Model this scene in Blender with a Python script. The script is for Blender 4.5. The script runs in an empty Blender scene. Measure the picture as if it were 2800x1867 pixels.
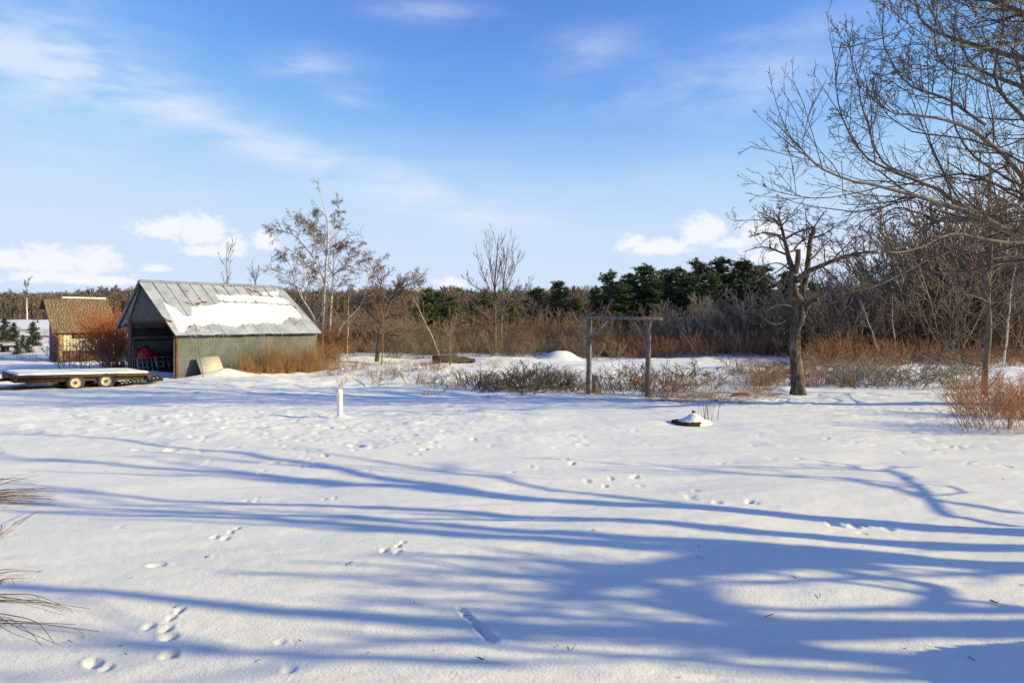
import bpy, math
import numpy as np
from mathutils import Vector, Matrix

# ------------------------------------------------------------------ camera, sky, sun, exposure
scene = bpy.context.scene
COL = scene.collection
EYE = 1.5            # the lens, 1.5 m above the snow it stands on
FPX = 1867.0         # focal length in photo pixels (24 mm)
HOR = 875.0          # photo row of the horizon
SUN_EL, SUN_AZ = 21.0, 101.0      # degrees; azimuth clockwise from +Y
SUN_STRENGTH, SKY_STRENGTH, EXPOSURE = 5.0, 0.108, 0.37

cam_data = bpy.data.cameras.new('camera')
cam_data.lens = 24.0; cam_data.sensor_width = 36.0
cam_data.shift_y = -(933.5 - HOR) / 2800.0
cam_data.clip_start = 0.05; cam_data.clip_end = 6000.0
cam = bpy.data.objects.new('camera', cam_data)
cam.location = (0, 0, EYE); cam.rotation_euler = (math.radians(90), 0, 0)
COL.objects.link(cam); scene.camera = cam

vs = scene.view_settings
vs.view_transform = 'Standard'; vs.look = 'None'; vs.gamma = 1.0; vs.exposure = EXPOSURE
vs.use_curve_mapping = False
scene.cycles.max_bounces = 5; scene.cycles.diffuse_bounces = 3; scene.cycles.glossy_bounces = 2; scene.cycles.transmission_bounces = 2

sun_data = bpy.data.lights.new('sun', 'SUN')
sun_data.energy = SUN_STRENGTH; sun_data.angle = math.radians(0.55); sun_data.color = (1.0, 0.84, 0.42)
sun = bpy.data.objects.new('sun', sun_data); COL.objects.link(sun)
_e, _a = math.radians(SUN_EL), math.radians(SUN_AZ)
SUN = Vector((math.cos(_e) * math.sin(_a), math.cos(_e) * math.cos(_a), math.sin(_e)))
sun.rotation_euler = SUN.to_track_quat('Z', 'Y').to_euler()

class NT:
    """small helper for node trees"""
    def __init__(s, tree): s.t = tree; s.n = tree.nodes; s.l = tree.links
    def put(s, inp, v):
        if v is None: return
        if hasattr(v, 'is_linked') or isinstance(v, bpy.types.NodeSocket): s.l.new(v, inp)
        else: inp.default_value = v
    def node(s, kind, **kw):
        nd = s.n.new(kind)
        for k, v in kw.items(): setattr(nd, k, v)
        return nd
    def m(s, op, a, b=None, c=None, clamp=False):
        nd = s.n.new('ShaderNodeMath'); nd.operation = op; nd.use_clamp = clamp
        for i, v in enumerate((a, b, c)): s.put(nd.inputs[i], v) if v is not None else None
        return nd.outputs[0]
    def mix(s, f, a, b):
        nd = s.n.new('ShaderNodeMix'); nd.data_type = 'RGBA'
        s.put(nd.inputs[0], f); s.put(nd.inputs[6], a); s.put(nd.inputs[7], b)
        return nd.outputs[2]
    def ramp(s, f, lo, hi, out0=0.0, out1=1.0):
        nd = s.n.new('ShaderNodeMapRange'); nd.interpolation_type = 'SMOOTHSTEP'
        s.put(nd.inputs[0], f); s.put(nd.inputs[1], lo); s.put(nd.inputs[2], hi); s.put(nd.inputs[3], out0); s.put(nd.inputs[4], out1)
        return nd.outputs[0]
    def noise(s, vec, scale, detail=3.0, rough=0.55, dist=0.0):
        nd = s.n.new('ShaderNodeTexNoise')
        s.put(nd.inputs['Vector'], vec); nd.inputs['Scale'].default_value = scale
        nd.inputs['Detail'].default_value = detail; nd.inputs['Roughness'].default_value = rough
        nd.inputs['Distortion'].default_value = dist
        return nd.outputs[0]
    def mapping(s, vec, loc=(0, 0, 0), rot=(0, 0, 0), sc=(1, 1, 1)):
        nd = s.n.new('ShaderNodeMapping'); s.l.new(vec, nd.inputs[0])
        nd.inputs[1].default_value = loc; nd.inputs[2].default_value = rot; nd.inputs[3].default_value = sc
        return nd.outputs[0]
    def comb(s, x, y, z):
        nd = s.n.new('ShaderNodeCombineXYZ')
        for i, v in enumerate((x, y, z)): s.put(nd.inputs[i], v)
        return nd.outputs[0]

def az_el(u, v):
    return math.degrees(math.atan((u - 1400) / FPX)), math.degrees(math.atan((HOR - v) / math.hypot(FPX, u - 1400)))

SKY_GRADE = ((2.9, 1.62, 0.58), (3.55, 1.75, 0.70), (5.6, 1.95, 0.96))
def build_world():
    w = bpy.data.worlds.new('World'); scene.world = w; w.use_nodes = True
    w.cycles.sampling_method = 'MANUAL'; w.cycles.sample_map_resolution = 512
    t = NT(w.node_tree); t.n.clear()
    sky = t.node('ShaderNodeTexSky', sky_type='NISHITA', sun_disc=False)
    sky.sun_elevation = math.radians(SUN_EL); sky.sun_rotation = math.radians(SUN_AZ)
    sky.altitude = 200.0; sky.air_density = 1.0; sky.dust_density = 0.25; sky.ozone_density = 2.2
    tc = t.node('ShaderNodeTexCoord'); d = tc.outputs['Generated']
    sep = t.node('ShaderNodeSeparateXYZ'); t.l.new(d, sep.inputs[0])
    x, y, z = sep.outputs
    az = t.m('MULTIPLY', t.m('ARCTAN2', x, y), 57.29578)
    el = t.m('MULTIPLY', t.m('ARCSINE', z), 57.29578)
    zc = t.m('MAXIMUM', z, 0.03)
    flat = t.comb(t.m('DIVIDE', x, zc), t.m('DIVIDE', y, zc), 0.0)
    # high thin cloud over the whole sky, streaked
    c1 = t.noise(t.mapping(flat, (3.1, 1.7, 0), (0, 0, math.radians(-28)), (0.16, 0.50, 1)), 1.0, 4.0, 0.5, 0.9)
    c2 = t.noise(t.mapping(flat, (0.4, 5.2, 0), (0, 0, math.radians(-20)), (0.22, 0.9, 1)), 1.2, 4.0, 0.5, 0.4)
    cir = t.m('MULTIPLY', t.ramp(c1, 0.42, 0.86), t.ramp(c2, 0.22, 0.75))
    # wisps (az, el, half width, half height, tilt, strength)
    ang = t.comb(az, el, 0.0)
    wn = t.noise(t.mapping(ang, (0, 0, 0), (0, 0, 0), (0.09, 0.26, 1)), 1.0, 4.0, 0.5, 0.6)
    wn2 = t.noise(t.mapping(ang, (7, 3, 0), (0, 0, 0), (0.18, 0.75, 1)), 1.0, 4.0, 0.55, 0.3)
    wispn = t.m('ADD', t.m('MULTIPLY', wn, 1.2), t.m('MULTIPLY', wn2, 0.9))
    total = None
    def wisp(u, v, ru, rv, tilt, k):
        nonlocal total
        a0, e0 = az_el(u, v); ra, re = ru / FPX * 57.3, rv / FPX * 57.3
        p = t.m('SUBTRACT', az, a0); q = t.m('SUBTRACT', el, e0)
        ct, st = math.cos(math.radians(tilt)), math.sin(math.radians(tilt))
        pr = t.m('DIVIDE', t.m('ADD', t.m('MULTIPLY', p, ct), t.m('MULTIPLY', q, st)), ra)
        qr = t.m('DIVIDE', t.m('SUBTRACT', t.m('MULTIPLY', q, ct), t.m('MULTIPLY', p, st)), re)
        r2 = t.m('ADD', t.m('MULTIPLY', pr, pr), t.m('MULTIPLY', qr, qr))
        g = t.m('MULTIPLY', t.m('POWER', 2.718, t.m('MULTIPLY', r2, -1.0)), k)
        total = g if total is None else t.m('ADD', total, g)
    for a in ((90, 170, 260, 130, 0, .75), (240, 235, 260, 55, -14, .55), (520, 310, 260, 50, -22, .45),
              (850, 430, 330, 60, -19, .5), (1180, 540, 240, 42, -12, .55), (1450, 620, 220, 34, -5, .42),
              (845, 178, 120, 40, 3, .62), (960, 265, 80, 26, -4, .5), (1165, 30, 150, 26, 0, .5),
              (1600, 140, 150, 50, 6, .45), (1950, 190, 420, 60, 14, .38), (2100, 240, 200, 70, 10, .42),
              (270, 420, 110, 18, -5, .35), (1180, 500, 300, 90, -10, .22), (700, 560, 500, 40, -4, .22),
              (1720, 520, 380, 60, 4, .2), (150, 590, 220, 25, -3, .25)):
        wisp(*a)
    wsp = t.m('MULTIPLY', total, t.ramp(wispn, 0.62, 1.5))
    thin = t.m('MINIMUM', t.m('ADD', t.m('MULTIPLY', cir, 0.22), t.m('MULTIPLY', wsp, 0.95)), 0.75)
    # low heaped cloud: fields of rounded heaps near the horizon, all the way round
    best = None
    def heap(u, v, ru, rv):
        nonlocal best
        a0, e0 = az_el(u, v); ra, re = ru / FPX * 57.3, rv / FPX * 57.3
        p = t.m('DIVIDE', t.m('SUBTRACT', az, a0), ra)
        q0 = t.m('SUBTRACT', el, e0)
        q = t.m('MAXIMUM', t.m('DIVIDE', q0, re), t.m('DIVIDE', q0, -re * 0.62))
        r = t.m('SQRT', t.m('ADD', t.m('MULTIPLY', p, p), t.m('MULTIPLY', q, q)))
        g = t.m('SUBTRACT', 1.0, r)
        best = g if best is None else t.m('MAXIMUM', best, g)
    for a in ((460, 630, 95, 46), (540, 640, 100, 62), (640, 668, 45, 32), (575, 690, 95, 26), (725, 662, 48, 44), (20, 712, 62, 42), (140, 722, 95, 58),
              (258, 722, 78, 58), (150, 762, 170, 26), (300, 770, 70, 22), (430, 735, 40, 16), (1230, 778, 62, 26), (1920, 640, 78, 72),
              (1800, 680, 130, 38), (1730, 668, 60, 32), (2090, 640, 90, 60), (2150, 700, 150, 50), (2010, 665, 60, 30)):
        heap(*a)
    hn = t.noise(t.mapping(ang, (1.3, 0.2, 0), (0, 0, 0), (0.62, 0.85, 1)), 1.0, 8.0, 0.62, 0.2)
    hn2 = t.noise(t.mapping(ang, (9.1, 4.2, 0), (0, 0, 0), (0.05, 0.16, 1)), 1.0, 3.0, 0.5)
    # elsewhere on the horizon (outside the picture) the same kind of heaps from noise
    away = t.ramp(t.m('ABSOLUTE', az), 38.0, 46.0)
    band = t.m('MULTIPLY', t.ramp(el, 1.0, 3.0), t.ramp(el, 9.0, 4.5))
    other = t.m('SUBTRACT', t.m('MULTIPLY', t.m('MULTIPLY', away, band), t.ramp(hn2, 0.5, 0.75)), 0.35)
    best = t.m('MAXIMUM', best, other)
    hn3 = t.noise(t.mapping(ang, (4.4, 2.2, 0), (0, 0, 0), (1.9, 2.4, 1)), 1.0, 6.0, 0.6, 0.2)
    heapv = t.m('ADD', t.m('ADD', best, t.m('MULTIPLY', t.m('SUBTRACT', hn, 0.5), 1.5)), t.m('MULTIPLY', t.m('SUBTRACT', hn3, 0.5), 0.8))
    cum = t.m('MULTIPLY', t.ramp(heapv, -0.02, 0.66), 0.90)
    hazeband = t.m('MULTIPLY', t.ramp(el, 19.0, 0.0), 0.94)
    K = 1.0 / SKY_STRENGTH / (2 ** EXPOSURE)
    # grade: deepen the blue as the picture's own gradient does
    sp = t.node('ShaderNodeSeparateColor'); t.l.new(sky.outputs[0], sp.inputs[0])
    cc = t.node('ShaderNodeCombineColor')
    for i, (g_, p_, top_) in enumerate(SKY_GRADE):
        raw = t.m('MULTIPLY', t.m('POWER', t.m('MULTIPLY', sp.outputs[i], 1 / K), p_), g_ / top_)
        # soft shoulder so that no channel passes its ceiling
        t.l.new(t.m('MULTIPLY', t.m('TANH', raw), top_ * K), cc.inputs[i])
    c = t.mix(hazeband, cc.outputs[0], (0.66 * K, 0.78 * K, 0.97 * K, 1))
    c = t.mix(thin, c, (0.80 * K, 0.86 * K, 0.98 * K, 1))
    c = t.mix(cum, c, (0.95 * K, 0.96 * K, 1.0 * K, 1))
    bg = t.node('ShaderNodeBackground'); t.l.new(c, bg.inputs[0]); bg.inputs[1].default_value = SKY_STRENGTH
    out = t.node('ShaderNodeOutputWorld'); t.l.new(bg.outputs[0], out.inputs[0])
build_world()

# ------------------------------------------------------------------ helpers
def at(u, v, Y):
    """the point at depth Y that photo pixel (u, v) looks at"""
    return np.array([(u - 1400) / FPX * Y, Y, EYE - (v - HOR) / FPX * Y])

def sstep(a, b, x):
    t = np.clip((x - a) / (b - a), 0, 1); return t * t * (3 - 2 * t)

_perm = np.random.default_rng(11).random((512, 512))
def vnoise(x, y):
    xi = np.floor(x).astype(np.int64); yi = np.floor(y).astype(np.int64)
    fx = x - xi; fy = y - yi
    fx = fx * fx * fx * (fx * (fx * 6 - 15) + 10); fy = fy * fy * fy * (fy * (fy * 6 - 15) + 10)
    a = _perm[xi & 511, yi & 511]; b = _perm[(xi + 1) & 511, yi & 511]
    c = _perm[xi & 511, (yi + 1) & 511]; d = _perm[(xi + 1) & 511, (yi + 1) & 511]
    return (a + (b - a) * fx + (c - a) * fy + (a - b - c + d) * fx * fy) - 0.5
def fbm(x, y, o=4, g=0.5):
    s = 0; k = 1.0
    for i in range(o):
        s = s + k * vnoise(x + 17.3 * i, y - 9.1 * i); x = x * 2.03; y = y * 2.03; k *= g
    return s

class Geo:
    """collects geometry (world coordinates) and links it as ONE mesh object"""
    def __init__(s): s.v = []; s.q = []; s.t = []; s.n = 0
    def add(s, v, q=None, t=None):
        v = np.asarray(v, float).reshape(-1, 3)
        if q is not None and len(q): s.q.append(np.asarray(q, np.int64).reshape(-1, 4) + s.n)
        if t is not None and len(t): s.t.append(np.asarray(t, np.int64).reshape(-1, 3) + s.n)
        s.v.append(v); s.n += len(v)
        return s
    def hexa(s, p):
        """8 corners: 4 bottom (ccw) then 4 top"""
        return s.add(p, [[3, 2, 1, 0], [4, 5, 6, 7], [0, 1, 5, 4], [1, 2, 6, 5], [2, 3, 7, 6], [3, 0, 4, 7]])
    def box(s, o, ax, ay, az):
        """box from corner o with edge vectors"""
        o, ax, ay, az = (np.asarray(k, float) for k in (o, ax, ay, az))
        return s.hexa([o, o + ax, o + ax + ay, o + ay, o + az, o + ax + az, o + ax + ay + az, o + ay + az])
    def cbox(s, c, sx, sy, sz, rz=0.0):
        ca, sa = math.cos(rz), math.sin(rz)
        ax = np.array([ca, sa, 0]) * sx; ay = np.array([-sa, ca, 0]) * sy; az = np.array([0, 0, sz])
        return s.box(np.asarray(c, float) - ax / 2 - ay / 2 - az / 2, ax, ay, az)
    def beam(s, a, b, w, h, up=(0, 0, 1)):
        a, b = np.asarray(a, float), np.asarray(b, float); d = b - a; d = d / np.linalg.norm(d)
        x = np.cross(d, up); x = x / np.linalg.norm(x); y = np.cross(x, d)
        return s.box(a - x * w / 2 - y * h / 2, x * w, y * h, b - a)
    def prism(s, poly, ext):
        """planar polygon (3D points) swept by ext"""
        poly = np.asarray(poly, float); n = len(poly); ext = np.asarray(ext, float)
        c0 = poly.mean(0); v = np.vstack([poly, poly + ext, c0[None], (c0 + ext)[None]])
        q = [[i, (i + 1) % n, n + (i + 1) % n, n + i] for i in range(n)]
        t = [[2 * n, (i + 1) % n, i] for i in range(n)] + [[2 * n + 1, n + i, n + (i + 1) % n] for i in range(n)]
        return s.add(v, q, t)
    def tubes(s, pts, rad, sides=3, cap=False, lump=0.0, rng=None):
        pts = np.asarray(pts, float); rad = np.asarray(rad, float)
        N, P, _ = pts.shape
        if N == 0: return s
        tan = np.gradient(pts, axis=1); tan /= np.linalg.norm(tan, axis=2, keepdims=True) + 1e-9
        mean = pts[:, -1] - pts[:, 0]; mean /= np.linalg.norm(mean, axis=1, keepdims=True) + 1e-9
        ref = np.where(np.abs(mean[:, 2:3]) < 0.8, np.array([[0, 0, 1.0]]), np.array([[1.0, 0, 0]]))
        u = np.cross(tan, ref[:, None, :]); u /= np.linalg.norm(u, axis=2, keepdims=True) + 1e-9
        w = np.cross(tan, u)
        a = np.arange(sides) * 2 * math.pi / sides
        rr = rad[:, :, None, None] * np.ones((1, 1, sides, 1))
        if lump: rr = rr * (1 + lump * (rng.random((N, P, sides, 1)) - 0.5))
        v = pts[:, :, None, :] + rr * (np.cos(a)[None, None, :, None] * u[:, :, None, :] + np.sin(a)[None, None, :, None] * w[:, :, None, :])
        idx = np.arange(N * P * sides).reshape(N, P, sides)
        i0 = idx[:, :-1, :]; i1 = idx[:, 1:, :]
        q = np.stack([i0, np.roll(i0, -1, 2), np.roll(i1, -1, 2), i1], -1).reshape(-1, 4)
        t = None
        if cap and sides > 2:
            f = idx[:, 0, :]; l = idx[:, -1, :]
            t = np.concatenate([np.stack([f[:, np.zeros(sides - 2, int)], f[:, 2:], f[:, 1:-1]], -1).reshape(-1, 3),
                                np.stack([l[:, np.zeros(sides - 2, int)], l[:, 1:-1], l[:, 2:]], -1).reshape(-1, 3)])
        return s.add(v.reshape(-1, 3), q, t)
    def tube(s, pts, rad, sides=8, cap=True, lump=0.0, rng=None):
        pts = np.asarray(pts, float)
        return s.tubes(pts[None], np.broadcast_to(np.asarray(rad, float), (len(pts),))[None], sides, cap, lump, rng)
    def grid(s, V):
        """V (r, c, 3) sheet"""
        r, c, _ = V.shape; i = np.arange(r * c).reshape(r, c)
        return s.add(V.reshape(-1, 3), np.stack([i[:-1, :-1], i[:-1, 1:], i[1:, 1:], i[1:, :-1]], -1).reshape(-1, 4))
    def lathe(s, c, axis, prof, sides=20):
        """profile [(along axis, radius)] turned round axis through c"""
        c = np.asarray(c, float); axis = np.asarray(axis, float); axis = axis / np.linalg.norm(axis)
        ref = np.array([0, 0, 1.0]) if abs(axis[2]) < .8 else np.array([1.0, 0, 0])
        u = np.cross(axis, ref); u /= np.linalg.norm(u); w = np.cross(axis, u)
        a = np.arange(sides) * 2 * math.pi / sides
        V = np.array([[c + axis * h + r * (math.cos(k) * u + math.sin(k) * w) for k in a] for h, r in prof])
        n = len(prof); i = np.arange(n * sides).reshape(n, sides)
        return s.add(V.reshape(-1, 3), np.stack([i[:-1], np.roll(i[:-1], -1, 1), np.roll(i[1:], -1, 1), i[1:]], -1).reshape(-1, 4))
    def arrays(s): return np.vstack(s.v), (np.vstack(s.q) if s.q else np.zeros((0, 4), int)), (np.vstack(s.t) if s.t else np.zeros((0, 3), int))
    def mesh(s, name, origin=(0, 0, 0), smooth=False):
        v, q, t = s.arrays(); v = v - np.asarray(origin, float)
        me = bpy.data.meshes.new(name); nq, nt = len(q), len(t)
        me.vertices.add(len(v)); me.vertices.foreach_set('co', v.astype(np.float32).ravel())
        me.loops.add(nq * 4 + nt * 3); me.loops.foreach_set('vertex_index', np.concatenate([q.ravel(), t.ravel()]).astype(np.int32))
        me.polygons.add(nq + nt)
        me.polygons.foreach_set('loop_start', np.concatenate([np.arange(nq) * 4, nq * 4 + np.arange(nt) * 3]).astype(np.int32))
        if smooth: me.polygons.foreach_set('use_smooth', np.ones(nq + nt, bool))
        me.update(calc_edges=True)
        return me
    def build(s, name, mat, parent=None, smooth=False, origin=None):
        if parent is not None: origin = parent['_o']
        elif origin is None: v = np.vstack(s.v); origin = (v[:, 0].mean(), v[:, 1].mean(), v[:, 2].min())
        me = s.mesh(name, origin, smooth); me.materials.append(mat)
        o = bpy.data.objects.new(name, me); COL.objects.link(o); o['_o'] = [float(k) for k in origin]
        if parent is not None: o.parent = parent
        else: o.location = origin
        return o

def tag(o, label=None, cat=None, group=None, kind=None):
    if label: o['label'] = label
    if cat: o['category'] = cat
    if group: o['group'] = group
    if kind: o['kind'] = kind
    return o
def thing(name, label, cat, loc, group=None):
    o = bpy.data.objects.new(name, None); COL.objects.link(o); o.location = [float(k) for k in loc]
    o['_o'] = [float(k) for k in loc]; o.empty_display_size = 0.2
    return tag(o, label, cat, group)

# ------------------------------------------------------------------ materials
def mat(name, c1, c2=None, scale=6.0, rough=0.8, metal=0.0, bump=0.0, bscale=30.0, stretch=(1, 1, 1), detail=5.0, contrast=(0.35, 0.65), c3=None, s3=2.0, t3=(0.6, 0.7), spec=0.3):
    m = bpy.data.materials.new(name); m.use_nodes = True
    t = NT(m.node_tree); b = t.n['Principled BSDF']
    tc = t.node('ShaderNodeTexCoord'); vec = t.mapping(tc.outputs['Object'], sc=stretch)
    col = None
    if c2 is not None:
        f = t.ramp(t.noise(vec, scale, detail, 0.6), *contrast)
        col = t.mix(f, (*c1, 1), (*c2, 1))
    if c3 is not None:
        f = t.ramp(t.noise(t.mapping(vec, (5, 3, 1)), s3, 4.0, 0.65, 0.4), *t3)
        col = t.mix(f, col if col is not None else (*c1, 1), (*c3, 1))
    if col is None: b.inputs['Base Color'].default_value = (*c1, 1)
    else: t.l.new(col, b.inputs['Base Color'])
    b.inputs['Roughness'].default_value = rough; b.inputs['Metallic'].default_value = metal
    b.inputs['Specular IOR Level'].default_value = spec
    if bump:
        bn = t.node('ShaderNodeBump'); bn.inputs['Strength'].default_value = bump; bn.inputs['Distance'].default_value = 0.02
        t.l.new(t.noise(vec, bscale, 4.0, 0.6), bn.inputs['Height']); t.l.new(bn.outputs[0], b.inputs['Normal'])
    return m

M = {}
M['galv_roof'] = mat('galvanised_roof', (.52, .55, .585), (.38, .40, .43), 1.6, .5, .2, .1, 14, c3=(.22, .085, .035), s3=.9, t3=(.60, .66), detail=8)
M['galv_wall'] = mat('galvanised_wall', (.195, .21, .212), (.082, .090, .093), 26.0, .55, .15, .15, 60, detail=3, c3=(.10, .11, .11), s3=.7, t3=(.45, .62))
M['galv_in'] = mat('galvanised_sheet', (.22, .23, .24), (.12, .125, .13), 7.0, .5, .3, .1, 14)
M['tarboard'] = mat('weathered_board', (.06, .06, .06), (.16, .155, .15), 16.0, .9, 0, .4, 40, stretch=(1, 1, .45), contrast=(.4, .75))
M['post'] = mat('brown_post', (.20, .085, .035), (.10, .045, .022), 9.0, .75, 0, .3, 40, stretch=(3, 3, .4))
M['darkwood'] = mat('dark_wood', (.045, .032, .026), (.02, .016, .014), 9.0, .85, 0, .3, 40)
M['greywood'] = mat('grey_timber', (.25, .195, .17), (.13, .10, .088), 10.0, .85, 0, .45, 50, stretch=(1, 1, .6))
M['trailerwood'] = mat('brown_deck_board', (.10, .058, .036), (.045, .026, .018), 9.0, .8, 0, .4, 40, c3=(.26, .21, .17), s3=2.4, t3=(.66, .72))
M['rust'] = mat('rusty_steel', (.20, .06, .03), (.09, .03, .018), 14.0, .8, .1, .3, 40)
M['blacksteel'] = mat('black_steel', (.018, .018, .018), (.04, .035, .032), 12.0, .6, .2)
M['rubber'] = mat('tyre_rubber', (.03, .03, .03), (.065, .062, .06), 8.0, .85, 0, .2, 40)
M['rim'] = mat('cream_rim', (.55, .50, .38), (.40, .35, .25), 9.0, .55, 0, .1, 20, c3=(.2, .1, .05), s3=8, t3=(.66, .75))
M['cream'] = mat('cream_paint', (.66, .59, .43), (.55, .47, .33), 5.0, .75, 0, .2, 22)
M['redbrown'] = mat('red_brown_paint', (.16, .065, .045), (.09, .04, .03), 7.0, .8, 0, .2, 22)
M['siding_dark'] = mat('dark_siding', (.07, .055, .05), (.12, .10, .09), 5.0, .85, 0, .2, 22)
M['cedar'] = mat('cedar_shingle', (.27, .20, .13), (.13, .092, .062), 7.0, .85, 0, .3, 30, contrast=(.32, .68), c3=(.46, .38, .27), s3=11, t3=(.58, .7))
M['orange_post'] = mat('orange_log', (.42, .22, .08), (.22, .11, .045), 8.0, .75, 0, .3, 30, stretch=(2, 2, .4))
M['red'] = mat('red_paint', (.42, .012, .015), (.30, .008, .012), 6.0, .45)
M['alu'] = mat('pale_metal', (.36, .38, .42), (.24, .25, .28), 7.0, .4, .4)
M['plywood'] = mat('pale_plywood', (.56, .52, .44), (.44, .40, .33), 4.0, .8, 0, .2, 25, stretch=(1, 1, 2.5))
M['pvc'] = mat('white_pvc', (.80, .80, .77), (.72, .71, .66), 5.0, .35, spec=.5)
M['concrete'] = mat('old_concrete', (.075, .06, .046), (.036, .03, .024), 6.0, .9, 0, .5, 22, c3=(.16, .13, .1), s3=3, t3=(.55, .7))
M['bark_apple'] = mat('apple_bark', (.21, .165, .125), (.055, .042, .034), 7.0, .95, 0, 1.0, 18, stretch=(1.4, 1.4, .35), contrast=(.36, .60), detail=7)
M['bark'] = mat('grey_bark', (.19, .155, .125), (.10, .078, .062), 8.0, .9, 0, .5, 30)
M['twig'] = mat('grey_twig', (.20, .165, .14), (.11, .088, .073), 2.0, .85)
M['twig_dark'] = mat('dark_twig', (.115, .088, .070), (.065, .050, .042), 2.0, .85)  # darkened copy of the grey twig; the backlit look is in the colour
M['twig_brown'] = mat('brown_twig', (.26, .185, .13), (.15, .105, .075), .6, .9)
M['twig_grey'] = mat('grey_brown_twig', (.31, .26, .215), (.18, .148, .12), .6, .9)
M['twig_olive'] = mat('olive_twig', (.25, .21, .135), (.16, .125, .08), .6, .9)
M['twig_red'] = mat('red_brown_stem', (.30, .12, .055), (.20, .075, .04), .8, .85)
M['twig_orange'] = mat('orange_stem', (.58, .17, .045), (.40, .11, .035), 1.2, .8)
M['birch'] = mat('birch_bark', (.62, .58, .52), (.40, .36, .32), 5.0, .7, 0, .2, 20, stretch=(1, 1, 3), c3=(.05, .045, .04), s3=4, t3=(.62, .68))
M['birch_twig'] = mat('birch_twig', (.24, .19, .165), (.13, .10, .085), 2.0, .85)
M['straw'] = mat('dry_grass', (.42, .27, .125), (.26, .16, .075), 1.4, .85)
M['straw_brown'] = mat('brown_dry_grass', (.38, .225, .105), (.24, .135, .065), 1.4, .85)
M['straw_red'] = mat('red_brown_grass', (.32, .155, .08), (.20, .095, .05), .9, .85)
M['needles'] = mat('pine_needles', (.060, .082, .040), (.115, .140, .062), 1.0, .7)
M['needles_b'] = mat('spruce_needles', (.028, .052, .035), (.05, .075, .045), 1.5, .7)
M['hillwood'] = mat('bare_woodland', (.165, .128, .108), (.125, .096, .082), .03, .95, detail=5)
M['hillwood_oak'] = mat('russet_oak_leaf', (.21, .13, .085), (.16, .105, .075), .1, .95)
M['leaf'] = mat('dead_leaf', (.16, .085, .045), (.08, .045, .03), 3.0, .85)
M['straw_red2'] = mat('reddish_mat', (.34, .17, .09), (.22, .11, .06), 1.2, .85)
M['twig_rust'] = mat('rusty_stem', (.38, .19, .10), (.25, .12, .065), 1.5, .85)
M['dirt'] = mat('bare_soil', (.06, .04, .028), (.03, .022, .016), 5.0, .95, 0, .5, 20)
M['twig_red2'] = mat('reddish_twig', (.25, .15, .115), (.16, .10, .08), .6, .9)

def snow_mat(name, litter=False):
    m = bpy.data.materials.new(name); m.use_nodes = True
    t = NT(m.node_tree); b = t.n['Principled BSDF']
    tc = t.node('ShaderNodeTexCoord'); vec = tc.outputs['Object']
    n1 = t.noise(vec, 1.3, 4, .6)
    col = t.mix(n1, (.85, .84, .80, 1), (.90, .89, .85, 1))
    if litter:
        at_ = t.node('ShaderNodeAttribute'); at_.attribute_name = 'litter'
        ln = t.noise(vec, 5.0, 5, .7)
        f = t.ramp(t.m('ADD', at_.outputs['Fac'], t.m('MULTIPLY', t.m('SUBTRACT', ln, .5), 1.1)), .42, .62)
        lc = t.mix(t.noise(vec, 9.0, 4, .6), (.30, .20, .10, 1), (.12, .075, .042, 1))
        col = t.mix(f, col, lc)
    t.l.new(col, b.inputs['Base Color'])
    b.inputs['Roughness'].default_value = .62; b.inputs['Specular IOR Level'].default_value = .25
    bn = t.node('ShaderNodeBump'); bn.inputs['Strength'].default_value = .6; bn.inputs['Distance'].default_value = .008
    h = t.m('ADD', t.noise(vec, 55.0, 3, .65), t.m('MULTIPLY', t.noise(vec, 260.0, 2, .6), .35))
    t.l.new(h, bn.inputs['Height']); t.l.new(bn.outputs[0], b.inputs['Normal'])
    return m
M['snow'] = snow_mat('snow'); M['snow_ground'] = snow_mat('ground_snow', True)
# ------------------------------------------------------------------ ground
# barn, trailer and house frames (origin, long axis, width axis)
BARN_O = np.array([-16.24, 33.0, 0]); _t = math.radians(52)
BARN_A = np.array([math.cos(_t), math.sin(_t), 0]); BARN_W = np.array([-math.sin(_t), math.cos(_t), 0])
TR_O = np.array([-19.3, 26.6, 0]); TR_A = np.array([.7071, .7071, 0]); TR_W = np.array([-.7071, .7071, 0])
HO_O = np.array([-31.2, 47.0, 0]); HO_A = np.array([.7071, .7071, 0]); HO_W = np.array([-.7071, .7071, 0])
Z1 = np.array([0, 0, 1.0])

def ground_px(u, v):
    """ground point (slope only) that the photo pixel looks at, for the near slope"""
    d = EYE / ((v - HOR) / FPX - 0.05)
    return (u - 1400) / FPX * d, d

DENTS = []   # x, y, sx, sy, depth, angle
_rg = np.random.default_rng(5)
def dent(u, v, sx, sy, depth, ang=0.0):
    x, y = ground_px(u, v); DENTS.append((x, y, sx, sy, depth, ang))
def z1(zx, zy): return zx * .5952, 1050 + zy * .5952       # notes taken on the left half of the foreground
def z2(zx, zy): return 1400 + zx * .5952, 1050 + zy * .5952  # and on the right half
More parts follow.
